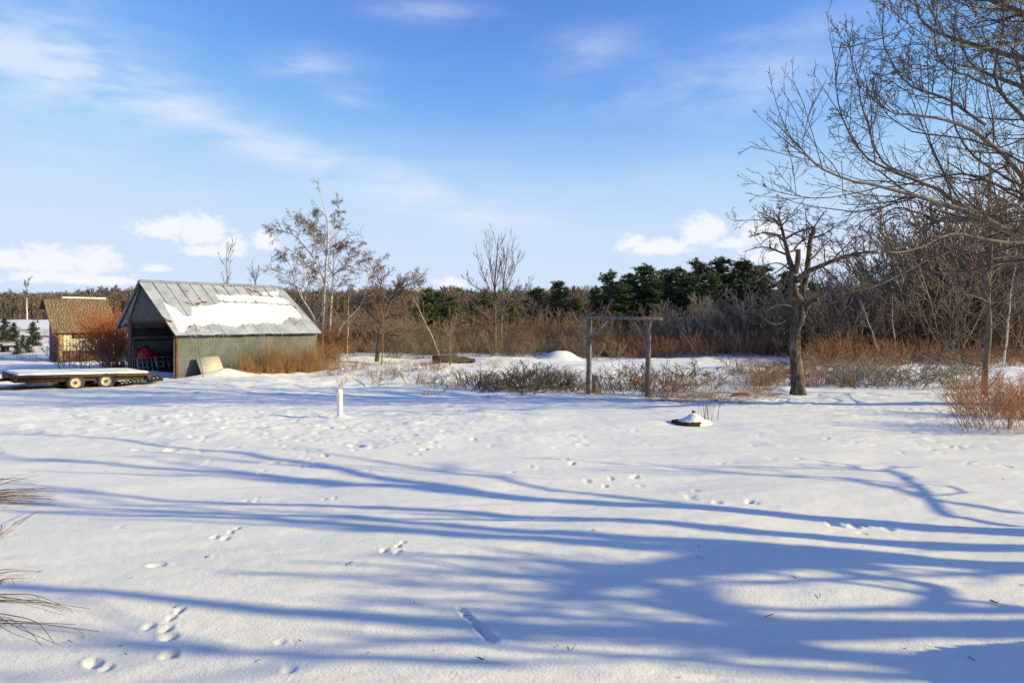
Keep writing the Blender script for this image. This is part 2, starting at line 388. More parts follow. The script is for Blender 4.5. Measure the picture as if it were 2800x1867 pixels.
# hare tracks: two small fore prints in line, two hind prints abreast
for cx, cy, k in ((1177, 287, .8), (1430, 288, .8), (1430, 376, .9), (1200, 405, 1), (1180, 520, 1.15), (1540, 520, 1), (1060, 700, 1.3), (1835, 778, 1.3), (790, 1095, 1.5)):
    x, y = ground_px(*z1(cx, cy)); a = -0.45 + _rg.normal() * .1
    for dx, dy, s in ((-.05, -.11, .95), (.062, -.095, .95), (-.03, .025, .72), (-.062, .115, .72)):
        ca, sa = math.cos(a), math.sin(a)
        DENTS.append((x + dx * ca - dy * sa, y + dx * sa + dy * ca, .022 * s * k ** .5, .034 * s * k ** .5, .022, a))
for zx, zy, sx, sy, dp in ((720, 842, .10, .12, .05), (775, 1165, .10, .09, .045), (780, 1245, .09, .07, .05), (430, 1285, .08, .12, .05), (490, 1305, .08, .06, .03),
                           (1290, 1190, .06, .06, .02), (1330, 1325, .09, .07, .025), (545, 668, .09, .06, .02), (60, 688, .06, .05, .02), (985, 800, .05, .05, .015), (1275, 270, .12, .12, .06),
                           (800, 262, .1, .15, .06), (1640, 268, .14, .1, .05), (2030, 290, .15, .1, .05)):
    dent(*z1(zx, zy), sx * .42, sy * .46, dp * .45, _rg.random() * 2)
for i in range(16):   # a scuffed streak
    f = i / 15; dent(*z1(2115 + 150 * f + _rg.normal() * 5, 1035 + 140 * f), .020 + .014 * f, .026, .014, .6)
for zx, zy in ((1930, 283), (1980, 315), (2060, 285), (1900, 305), (2060, 365), (2150, 385), (2280, 270), (2160, 290), (2000, 280), (2260, 390), (500, 215), (550, 220), (580, 208), (265, 235), (330, 243),
               (1100, 238), (990, 372), (1245, 358), (100, 378), (270, 372), (380, 455), (540, 450), (1040, 570), (880, 535), (1470, 665), (1640, 685), (1770, 312), (1680, 285), (1520, 262)):
    x, y = ground_px(*z2(zx, zy))
    for k in range(3):
        DENTS.append((x + _rg.normal() * .12, y + _rg.normal() * .18, .022 + .025 * _rg.random(), .035 + .04 * _rg.random(), .014 + .018 * _rg.random(), _rg.random() * 3))
# the trodden places: left middle and the path at the right
for i in range(240):
    f = _rg.random(); x = -14.5 + 12.5 * f + _rg.normal() * .7; y = 20.5 - 8.5 * f + _rg.normal() * 1.3
    DENTS.append((x, y, .035 + .06 * _rg.random() ** 2, .06 + .09 * _rg.random() ** 2, .018 + .035 * _rg.random() ** 2, _rg.random() * 3))
for i in range(70):
    DENTS.append((-3 + _rg.normal() * 2.2, 11.0 + _rg.normal() * .8, .03 + .05 * _rg.random() ** 2, .05 + .07 * _rg.random() ** 2, .012 + .025 * _rg.random() ** 2, _rg.random() * 3))
for i in range(170):
    f = _rg.random(); x = 8.3 + 2.2 * math.sin(f * 4) + _rg.normal() * .7; y = 13 + 10.5 * f
    DENTS.append((x, y, .03 + .05 * _rg.random() ** 2, .05 + .08 * _rg.random() ** 2, .015 + .03 * _rg.random() ** 2, _rg.random() * 3))

PIPE = at(930, 1136, 16.2); STUMP = at(1882, 1160, 14.8); MOUND = at(1535, 972, 50.0)
def gz(X, Y, fine=True):
    X = np.asarray(X, float); Y = np.asarray(Y, float)
    s = 3.0 * np.logaddexp(0, (27 - np.maximum(Y, -60)) / 3.0)
    z = -0.05 * (27 - s)
    z = z + 2.85 * sstep(50, 150, Y) + 6.6 * sstep(175, 380, Y) * (1 + .10 * np.sin(X * .011 + 1) + .06 * np.sin(X * .031)) + 2.5 * sstep(380, 800, Y)
    far = sstep(24, 32, Y)
    z = z + far * .26 * fbm(X * .16 + 3, Y * .13, 3) + far * .10 * fbm(X * .9, Y * .9, 3) * sstep(120, 60, Y)
    z = z + .10 * fbm(X * .22, Y * .25 + 7, 3) * sstep(2, 7, Y)
    # low bank at the right, behind the old tree
    z = z + .42 * np.exp(-((Y - 36 + .25 * (X - 14)) / 3.2) ** 2) * sstep(6, 11, X) * (1 + .5 * vnoise(X * .5, Y * .5))
    # drifts against the barn wall, round the pipe, the heap
    dl = (X - BARN_O[0]) * BARN_A[0] + (Y - BARN_O[1]) * BARN_A[1]; dw = (X - BARN_O[0]) * BARN_W[0] + (Y - BARN_O[1]) * BARN_W[1]
    z = z + .34 * np.exp(-((dl - 2.2) / 1.1) ** 2 - ((dw + .75) / .55) ** 2) + .13 * np.exp(-((dl - 5) / 3.5) ** 2 - ((dw + .9) / .6) ** 2)
    z = z + .05 * np.exp(-(((X - PIPE[0]) / .22) ** 2 + ((Y - PIPE[1]) / .22) ** 2))
    z = z + .62 * np.exp(-(((X - MOUND[0]) / 1.15) ** 2 + ((Y - MOUND[1]) / 1.6) ** 2) ** 1.5)
    z = z - .07 * np.exp(-(((X - STUMP[0] - .1) / .75) ** 2 + ((Y - STUMP[1] + .3) / .45) ** 2))
    if fine:
        near = sstep(70, 20, Y)
        ang = .12
        xr = X * math.cos(ang) + Y * math.sin(ang); yr = -X * math.sin(ang) + Y * math.cos(ang)
        z = z + near * (.030 * fbm(xr * .5, yr * 1.6, 3) + .008 * fbm(xr * 1.7, yr * 6.5, 4, .6) + .0035 * fbm(xr * 7, yr * 14, 3, .6))
        rough = np.exp(-((Y - 15.5 - .35 * (X + 8)) / 3.0) ** 2) * sstep(1, -4, X) + .8 * sstep(19, 24, Y) + .55 * np.exp(-((X - 8.5) / 2.0) ** 2) * sstep(10, 13, Y) + .25 * sstep(8, 12, Y) + .5 * sstep(11, 13, Y) * sstep(2.5, -1, X)
        z = z + near * np.clip(rough, 0, 1.2) * (.038 * np.maximum(fbm(X * 1.9, Y * 1.6, 5, .68), -.15))
    return z

def build_ground():
    def cat(*a): return np.concatenate(a)
    r = cat(np.linspace(.0, 2.3, 10)[1:-1], np.geomspace(2.3, 34, 400), np.geomspace(34, 110, 110)[1:], np.geomspace(110, 2500, 60)[1:])
    front = np.radians(np.linspace(-43, 43, 560)); back = np.radians(np.linspace(43, 317, 70))[1:-1]
    th = cat(front, back)
    R, T = np.meshgrid(r, th, indexing='ij')
    X = R * np.sin(T); Y = R * np.cos(T)
    Z = gz(X, Y)
    for x, y, sx, sy, dp, a in DENTS:
        rr = math.hypot(x, y); ri0, ri1 = np.searchsorted(r, rr - .6), np.searchsorted(r, rr + .6)
        tt = math.atan2(x, y); w = .6 / rr
        c0, c1 = np.searchsorted(front, tt - w), np.searchsorted(front, tt + w)
        if c1 <= c0: continue
        sl = (slice(ri0, ri1), slice(c0, c1))
        dx = X[sl] - x; dy = Y[sl] - y; ca, sa = math.cos(a), math.sin(a)
        p = (dx * ca + dy * sa) / sx; q = (-dx * sa + dy * ca) / sy
        d2 = p * p + q * q
        Z[sl] += -dp * np.exp(-d2 ** 2.4) * (1 + .5 * vnoise(X[sl] * 45, Y[sl] * 45)) + .16 * dp * np.exp(-((np.sqrt(d2) - 1.45) / .35) ** 2)
    V = np.stack([X, Y, Z], -1); nr, nt = R.shape
    g = Geo(); i = np.arange(nr * nt).reshape(nr, nt)
    q = np.stack([i[:-1], i[1:], np.roll(i[1:], -1, 1), np.roll(i[:-1], -1, 1)], -1).reshape(-1, 4)
    V2 = np.vstack([V.reshape(-1, 3), [[0, 0, float(gz(0, 0))]]])
    c = nr * nt
    t = np.stack([np.full(nt, c), i[0], np.roll(i[0], -1)], -1)
    g.add(V2, q, t)
    o = g.build('snow_ground', M['snow_ground'], smooth=True, origin=(0, 0, 0)); tag(o, kind='structure')
    # where bare ground and dead grass show through the snow
    x, y = V2[:, 0], V2[:, 1]
    dl = (x - TR_O[0]) * TR_A[0] + (y - TR_O[1]) * TR_A[1]; dw = (x - TR_O[0]) * TR_W[0] + (y - TR_O[1]) * TR_W[1]
    lit = .85 * sstep(-1.6, -.4, dl) * sstep(4.6, 3.4, dl) * sstep(-.25, .35, dw) * sstep(2.6, 1.8, dw)
    field = sstep(40, 60, y) * (.34 + .5 * fbm(x * .05, y * .11, 3)) * sstep(175, 140, y)
    left = sstep(48, 54, y) * sstep(-18, -26, x) * (.28 + .75 * fbm(x * .10 + 40, y * .22, 3)) * sstep(120, 95, y)
    brush = .33 * np.exp(-((y - 24.5) / 2.5) ** 2) * sstep(-5, 0, x) * sstep(9, 6, x)
    edge = .92 * sstep(55, 61, y) * sstep(-4, 4, x + .50 * y)
    woods = .9 * sstep(150, 185, y)
    lit = np.clip(np.maximum.reduce([lit, np.where(x < -18, left, 0 * field), brush + 0 * x, edge, woods]), 0, 1)
    at_ = o.data.attributes.new('litter', 'FLOAT', 'POINT'); at_.data.foreach_set('value', lit.astype(np.float32))
build_ground()
def G0(x, y): return float(gz(x, y))

# ------------------------------------------------------------------ branching
def norm(v): return v / (np.linalg.norm(v, axis=-1, keepdims=True) + 1e-9)
def resample(pts, P, smooth=2):
    pts = np.asarray(pts, float)
    d = np.r_[0, np.cumsum(np.linalg.norm(np.diff(pts, axis=0), axis=1))]; t = np.linspace(0, d[-1], P)
    out = np.stack([np.interp(t, d, pts[:, k]) for k in range(pts.shape[1])], -1)
    for _ in range(smooth): out[1:-1] = .25 * out[:-2] + .5 * out[1:-1] + .25 * out[2:]
    return out
def grow(rng, pts, rad, n, t0, t1, ang, lf, P, rr, wig=.15, up=0.0, rtip=.3, lmin=0.0, droop=0.0, taper=.55, even=False):
    """children on every branch: returns (pts, rad)"""
    N, Q, _ = pts.shape
    idx = np.repeat(np.arange(N), n); K = len(idx)
    if K == 0: return np.zeros((0, P, 3)), np.zeros((0, P))
    t = t0 + (t1 - t0) * (((np.tile(np.arange(n), N) + rng.random(K)) / n) if even else rng.random(K))
    f = t * (Q - 1); i = np.minimum(f.astype(int), Q - 2); fr = (f - i)[:, None]
    p = pts[idx, i] * (1 - fr) + pts[idx, i + 1] * fr
    tan = norm(pts[idx, i + 1] - pts[idx, i]); r0 = rad[idx, i]
    rnd = rng.normal(size=(K, 3)); perp = norm(rnd - (rnd * tan).sum(1, keepdims=True) * tan)
    a = np.radians(ang[0] + (ang[1] - ang[0]) * rng.random(K))[:, None]
    d = norm(np.cos(a) * tan + np.sin(a) * perp)
    plen = np.linalg.norm(np.diff(pts, axis=1), axis=2).sum(1)[idx]
    L = np.maximum(plen * lf * (1 - taper * t) * (.55 + .8 * rng.random(K)), lmin)
    out = np.empty((K, P, 3)); out[:, 0] = p
    for k in range(1, P):
        d = d + rng.normal(size=(K, 3)) * wig; d[:, 2] += up - droop * k / P; d = norm(d)
        out[:, k] = out[:, k - 1] + d * (L / (P - 1))[:, None]
    r = np.maximum(r0 * rr, .0)[:, None] * np.linspace(1, rtip, P)[None]
    return out, r
def floor_r(r, m): return np.maximum(r, m)

def stems(rng, n, h, spread, P=5, r=.012, lean=.25, base=.15, wig=.06, arch=0.0):
    a = rng.random(n) * 2 * math.pi; b = base * np.sqrt(rng.random(n))
    p = np.stack([np.cos(a) * b, np.sin(a) * b, np.full(n, -.05)], -1)
    d = np.stack([np.cos(a) * spread, np.sin(a) * spread, np.ones(n)], -1) + rng.normal(size=(n, 3)) * lean * np.array([1, 1, .2]); d = norm(d)
    L = h * (.55 + .5 * rng.random(n)); out = np.empty((n, P, 3)); out[:, 0] = p
    for k in range(1, P):
        d = d + rng.normal(size=(n, 3)) * wig; d[:, 2] -= arch * k / P; d = norm(d)
        out[:, k] = out[:, k - 1] + d * (L / (P - 1))[:, None]
    return out, (r * (.6 + .6 * rng.random(n)))[:, None] * np.linspace(1, .35, P)[None]
def shrub_arrays(seed, n, h, spread, r=.014, twigs=(5, 3), lean=.25, base=.25, rmin=.005, lf=(.45, .5), up=.10, wig=.08, arch=0.0, sides=3):
    rng = np.random.default_rng(seed); g = Geo()
    p, ra = stems(rng, n, h, spread, 6, r, lean, base, wig, arch); g.tubes(p, floor_r(ra, rmin), sides)
    p2, r2 = grow(rng, p, ra, twigs[0], .2, .95, (22, 55), lf[0], 4, .6, .16, up); g.tubes(p2, floor_r(r2, rmin * .8), 3)
    if len(twigs) > 1 and twigs[1]:
        p3, r3 = grow(rng, p2, r2, twigs[1], .2, .95, (22, 60), lf[1], 3, .65, .2, up * .6); g.tubes(p3, floor_r(r3, rmin * .65), 3)
    return g.arrays()
def place(g, arr, loc, s=1.0, rz=0.0, sz=None, tilt=(0, 0)):
    v, q, t = arr; c, sn = math.cos(rz), math.sin(rz)
    w = np.stack([v[:, 0] * c - v[:, 1] * sn, v[:, 0] * sn + v[:, 1] * c, v[:, 2]], -1) * np.array([s, s, s if sz is None else sz])
    w[:, 0] += tilt[0] * w[:, 2]; w[:, 1] += tilt[1] * w[:, 2]
    g.add(w + np.asarray(loc, float), q, t)
def tuft(g, rng, c, n, h, rad, r=.004, lean=.25, arch=.25, P=4, wig=.05):
    p, ra = stems(rng, n, h, .15, P, r, lean, rad, wig, arch); g.tubes(p + np.asarray(c, float), ra)

# ------------------------------------------------------------------ the metal barn
def BP(u, l, z): return BARN_O + BARN_W * u + BARN_A * l + Z1 * z
EAVE_Z, APEX_Z, EAVE2_Z = .775, 3.55, 1.10
U_APEX, U_EAVE2, U_L, U_R, BL = 4.01, 6.76, 5.45, .36, 8.4
BASE_Z = -1.45
def corrugated(p0, across, along, normal, n_wave, amp, th=0.0, rows=2, sag=None):
    """a corrugated sheet: p0 corner, across (width vector), along (length vector)"""
    c = np.linspace(0, 1, n_wave * 4 + 1); r = np.linspace(0, 1, rows)
    off = amp * np.sin(c * n_wave * 2 * math.pi)
    V = p0 + c[None, :, None] * across + r[:, None, None] * along + off[None, :, None] * normal
    if sag is not None: V = V + sag(c[None, :], r[:, None])[:, :, None] * normal
    return V
def build_barn():
    rng = np.random.default_rng(21)
    b = thing('metal_barn', 'open-ended barn of corrugated grey metal with a snow-patched roof', 'barn', BP(2.7, 4.2, BASE_Z + .1))
    # roof: two slopes of separate sheets on dark purlins
    for side in (0, 1):
        u0, z0 = (0.0, EAVE_Z) if side == 0 else (U_EAVE2, EAVE2_Z)
        e = BP(u0, 0, z0); top = BP(U_APEX, 0, APEX_Z); up = top - e
        nrm = np.cross(BARN_A, up) * (1 if side == 0 else -1); nrm /= np.linalg.norm(nrm)
        if nrm[2] < 0: nrm = -nrm
        g = Geo()
        for k in range(4):
            p = e + up * (.06 + .29 * k) - nrm * .075
            g.box(p + BARN_A * .06, BARN_A * (BL - .12), up / np.linalg.norm(up) * .09, nrm * .045)
        for k in range(9):
            p = e + BARN_A * (.1 + k * (BL - .26) / 8) - nrm * .18
            g.box(p + up * .012, BARN_A * .05, up * .965, nrm * .10)
        roof = g.build('roof', M['darkwood'], b)
        n = 13; w = BL / n
        for k in range(n):
            lift = .004 + .012 * rng.random() + (.008 if k % 2 else 0)
            p0 = e + BARN_A * (k * w - .03) + nrm * (lift - .03 + .012) - up * (.01 * rng.random())
            ph = rng.random() * 6; am = .006 * rng.random()
            V = corrugated(p0, BARN_A * (w + .06), up * 1.004, nrm, 9, .009, rows=7, sag=lambda c, r: am * np.sin(r * 9 + ph) + .01 * (c - .5) * math.sin(ph) + .02 * np.clip(.1 - r, 0, 1) * 4 * (c > .9))
            pn = Geo().grid(V)
            lp = p0 + nrm * .016 + BARN_A * (w + .015); pn.box(lp, BARN_A * .035, up * 1.003, nrm * (.010 + .010 * rng.random()))
            pn.build('roof_panel', M['galv_roof'], roof)
    g = Geo()   # ridge cap
    for k in range(4):
        a, c_ = k * BL / 4, (k + 1) * BL / 4 + .05
        dz = .02 * rng.random()
        P = [BP(U_APEX - .17, a, APEX_Z - .07 + dz), BP(U_APEX, a, APEX_Z + .045 + dz), BP(U_APEX + .15, a, APEX_Z - .08 + dz)]
        Q = [p + BARN_A * (c_ - a) for p in P]
        g.add(P + Q, [[0, 1, 4, 3], [1, 2, 5, 4]])
    g.build('ridge_cap', M['galv_roof'], b)
    # side walls, sheet by sheet
    def wall(name, u, l0, l1, z_top, outward, nsheet, m):
        g = Geo(); inn = -outward
        for zz in (BASE_Z + .35, (BASE_Z + z_top) / 2, z_top - .18):
            g.box(BP(u, l0 + .05, zz) + inn * .03, BARN_A * (l1 - l0 - .1), inn * .05, Z1 * .09)
        fr = g.build(name, M['darkwood'], b); w = (l1 - l0) / nsheet
        for k in range(nsheet):
            off = .004 + .010 * rng.random()
            V = corrugated(BP(u, l0 + k * w - .02, BASE_Z) + outward * off, BARN_A * (w + .04), Z1 * (z_top - BASE_Z), outward, 9, .010)
            Geo().grid(V).build('wall_panel', m, fr, smooth=True)
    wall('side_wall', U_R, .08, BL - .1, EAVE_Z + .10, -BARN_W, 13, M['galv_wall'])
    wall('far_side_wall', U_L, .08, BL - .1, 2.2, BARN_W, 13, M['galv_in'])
    g = Geo()
    for zz in (BASE_Z + .4, .25, 1.5):
        ua_ = 1.5 if zz > 1 else U_R + .1
        g.box(BP(ua_, BL - .2, zz), BARN_W * (U_L - ua_ - .1), -BARN_A * .05, Z1 * (.42 if zz == .25 else .1))
    bw = g.build('back_wall', M['darkwood'], b); n = 8; w = (U_L - U_R) / n
    for k in range(n):
        um = U_R + (k + .5) * w; zt = min(EAVE_Z + (APEX_Z - EAVE_Z) * (U_R + k * w) / U_APEX, APEX_Z - (APEX_Z - EAVE2_Z) * max(0, (U_R + (k + 1) * w - U_APEX)) / (U_EAVE2 - U_APEX)) - .02
        V = corrugated(BP(U_R + k * w - .02, BL - .12, BASE_Z), BARN_W * (w + .04), Z1 * (zt - BASE_Z), BARN_A, 9, .010)
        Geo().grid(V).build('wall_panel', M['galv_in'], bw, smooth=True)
    # gable board over the opening, edged in metal
    zb = 1.42
    def on_right(z): return U_APEX * (z - EAVE_Z) / (APEX_Z - EAVE_Z)
    def on_left(z): return U_APEX + (U_EAVE2 - U_APEX) * (APEX_Z - z) / (APEX_Z - EAVE2_Z)
    poly = [BP(on_right(zb) + .05, .16, zb), BP(5.55, .16, zb), BP(U_APEX + .12, .16, APEX_Z - .28), BP(U_APEX - .12, .16, APEX_Z - .28)]
    gb = Geo().prism(poly, BARN_A * .05).build('gable_board', M['tarboard'], b)
    strip0 = [BP(5.57, .10, zb - .10), BP(on_left(EAVE2_Z + .05) - .1, .10, EAVE2_Z + .02), BP(U_APEX + .02, .10, APEX_Z - .10), BP(U_APEX + .13, .10, APEX_Z - .33)]
    a0, a1, a2, a3 = strip0
    rowsn = 15; c = np.linspace(0, 1, rowsn); V = np.stack([a0 + (a1 - a0) * k for k in c]); V2 = np.stack([a3 + (a2 - a3) * k for k in c])
    off = (.012 * np.where(np.arange(rowsn) % 2, 1, -1))[:, None] * -BARN_A
    Geo().grid(np.stack([V + off, V2 + off])).build('gable_flashing', M['galv_in'], b)
    g = Geo().box(BP(on_right(zb) - .05, .12, zb - .10), BARN_W * (5.6 - on_right(zb)), BARN_A * .10, Z1 * .095); g.build('lintel', M['darkwood'], b)
    # rake edge of the near slope and its verge boards
    e = BP(.02, .04, EAVE_Z - .06); top = BP(U_APEX, .04, APEX_Z - .06)
    Geo().box(e, top - e, BARN_A * .03, -Z1 * .12).build('verge_board', M['tarboard'], b)
    Geo().box(BP(U_EAVE2 - .02, .04, EAVE2_Z - .06), BP(U_APEX, .04, APEX_Z - .06) - BP(U_EAVE2 - .02, .04, EAVE2_Z - .06), BARN_A * .03, -Z1 * .12).build('verge_board', M['tarboard'], b)
    # posts
    for u, w_ in ((5.30, .17), (.30, .13)):
        zt = 1.42 if u > 1 else EAVE_Z + .1
        a, c_ = BP(u, .18, BASE_Z), BP(u + (.05 if u > 1 else 0), .18, zt)
        Geo().tube(resample([a, a * .5 + c_ * .5 + BARN_W * .01, c_], 7), w_ / 2 * np.array([1.1, 1.04, 1, 1, .97, .95, .93]), 10, True, .06, rng).build('post', M['post'], b, smooth=True)
    g = Geo()   # inner beam
    g.beam(BP(.48, 2.8, .50), BP(5.36, 2.8, .50), .12, .25); g.build('tie_beam', M['darkwood'], b)
    Geo().box(BP(U_L - .06, .3, .62), BARN_A * (BL - .6), -BARN_W * .06, Z1 * .42).build('dark_band', M['darkwood'], b)  # dark band along the inner face of the far wall
    # snow-gnawed icicles under the near eave
    g = Geo()
    for k in range(46):
        l = .2 + (BL - .4) * rng.random(); h = .04 + .13 * rng.random() ** 2
        p = BP(-.005, l, EAVE_Z - .015); g.tube(np.array([p, p - Z1 * h * .5, p - Z1 * h]), [.011, .007, .001], 4, False)
    tag(g.build('icicle_row', M['alu_ice'], b), kind='stuff')
    return b
M['alu_ice'] = mat('ice', (.55, .6, .62), None, rough=.15, spec=.6)
build_barn()

def roof_snow(name, label, outline, th=.07, seed=1):
    """a slab of lying snow on the near roof slope; outline in (along 0..BL, up-slope 0..1)"""
    rng = np.random.default_rng(seed)
    e = BP(0, 0, EAVE_Z); up = BP(U_APEX, 0, APEX_Z) - e; nrm = np.cross(BARN_A, up); nrm /= np.linalg.norm(nrm); nrm = nrm if nrm[2] > 0 else -nrm
    pts = np.array(outline, float); closed = np.vstack([pts, pts[:1]])
    o = resample(closed, 120, 1)[:-1]
    ctr = o.mean(0); n = len(o)
    o = o + np.stack([.07 * np.array([vnoise(np.array(k * .35 + seed * 7.), np.array(seed * 3.1)) for k in range(n)]), .035 * np.array([vnoise(np.array(k * .5 + 40.), np.array(seed * 1.3)) for k in range(n)])], -1) * .9
    o = o + np.random.default_rng(seed + 50).normal(size=o.shape) * np.array([.022, .005])
    # fill with a grid clipped to the outline
    la, lb = o[:, 0].min() - .05, o[:, 0].max() + .05; va, vb = o[:, 1].min() - .01, o[:, 1].max() + .01
    nl, nv = max(12, int((lb - la) / .045)), max(10, int((vb - va) * 4.9 / .045))
    L, Vv = np.meshgrid(np.linspace(la, lb, nl), np.linspace(va, vb, nv))
    px, py = L.ravel(), Vv.ravel() * 4.9; ox, oy = o[:, 0], o[:, 1] * 4.9
    ins = np.zeros(len(px), bool); dist = np.full(len(px), 9.0)
    for k in range(n):
        x0, y0, x1, y1 = ox[k], oy[k], ox[(k + 1) % n], oy[(k + 1) % n]
        cr = ((y0 > py) != (y1 > py)) & (px < (x1 - x0) * (py - y0) / (y1 - y0 + 1e-12) + x0); ins ^= cr
        dx, dy = x1 - x0, y1 - y0; tt = np.clip(((px - x0) * dx + (py - y0) * dy) / (dx * dx + dy * dy + 1e-12), 0, 1)
        dist = np.minimum(dist, np.hypot(px - x0 - tt * dx, py - y0 - tt * dy))
    sd = np.where(ins, dist, -dist)
    h = th * np.clip(sd / .10, -1, 1); h = np.where(sd > 0, th * (1 - (1 - np.clip(sd / .22, 0, 1)) ** 2), -.03) + .02 * fbm(px * 2.1, py * 2.1, 3) * (sd > .1) + .010
    P = e + L.ravel()[:, None] * BARN_A + Vv.ravel()[:, None] * up + (h)[:, None] * nrm
    idx = np.arange(nl * nv).reshape(nv, nl); q = np.stack([idx[:-1, :-1], idx[:-1, 1:], idx[1:, 1:], idx[1:, :-1]], -1).reshape(-1, 4)
    q = q[(sd[q] > -.03).any(1)]
    used = np.unique(q); mp = np.zeros(nl * nv, int); mp[used] = np.arange(len(used))
    Geo.add(g := Geo(), P[used], mp[q])
    return tag(g.build(name, M['snow'], smooth=True), label, 'snow patch', 'snow lying on the barn roof')
def roof_ls(zx, zy):
    """photo note (zoomed barn view) -> (along, up-slope) on the near roof slope"""
    u, v = 300 + zx * .2551, 740 + zy * .2551
    e = BP(0, 0, EAVE_Z); up = BP(U_APEX, 0, APEX_Z) - e; n = np.cross(BARN_A, up); c = np.array([0, 0, EYE]); d = at(u, v, 1.0) - c
    q = c + d * (np.dot(e - c, n) / np.dot(d, n)) - e
    return float(np.dot(q, BARN_A)), float(np.dot(q, up) / np.dot(up, up))
def rsn(label, pts, th, seed): roof_snow('roof_snow', label, [roof_ls(*p) for p in pts], th, seed)
rsn('large white sheet of snow across the middle of the barn roof', [(570, 345), (640, 368), (700, 395), (738, 440), (775, 490), (835, 487), (890, 462), (858, 415), (862, 385), (905, 375), (922, 400), (945, 425), (940, 380), (965, 362), (1010, 372), (1140, 362), (1180, 340), (1260, 345), (1400, 345), (1520, 356), (1700, 360), (1800, 372), (1950, 378), (2005, 420), (2012, 455), (2062, 492), (2040, 530), (1985, 505), (1940, 490), (1885, 522), (1830, 567), (1740, 552), (1640, 556), (1520, 565), (1390, 582), (1330, 600), (1210, 582), (1110, 572), (1000, 590), (900, 572), (800, 640), (730, 668), (712, 600), (690, 530), (640, 460), (600, 420)], .05, 3)
rsn('long narrow strip of snow above the main sheet on the barn roof', [(1130, 250), (1165, 252), (1250, 267), (1440, 255), (1600, 277), (1740, 280), (1850, 292), (1918, 325), (1915, 358), (1800, 350), (1650, 338), (1560, 322), (1440, 328), (1330, 318), (1220, 322), (1160, 308)], .035, 5)
rsn('smaller of the two snow scraps below the barn ridge', [(1622, 232), (1660, 228), (1690, 235), (1690, 258), (1650, 266), (1628, 250)], .045, 7)
rsn('larger of the two snow scraps below the barn ridge, at the far end', [(1706, 232), (1760, 224), (1790, 212), (1812, 228), (1815, 262), (1760, 264), (1710, 252)], .045, 9)

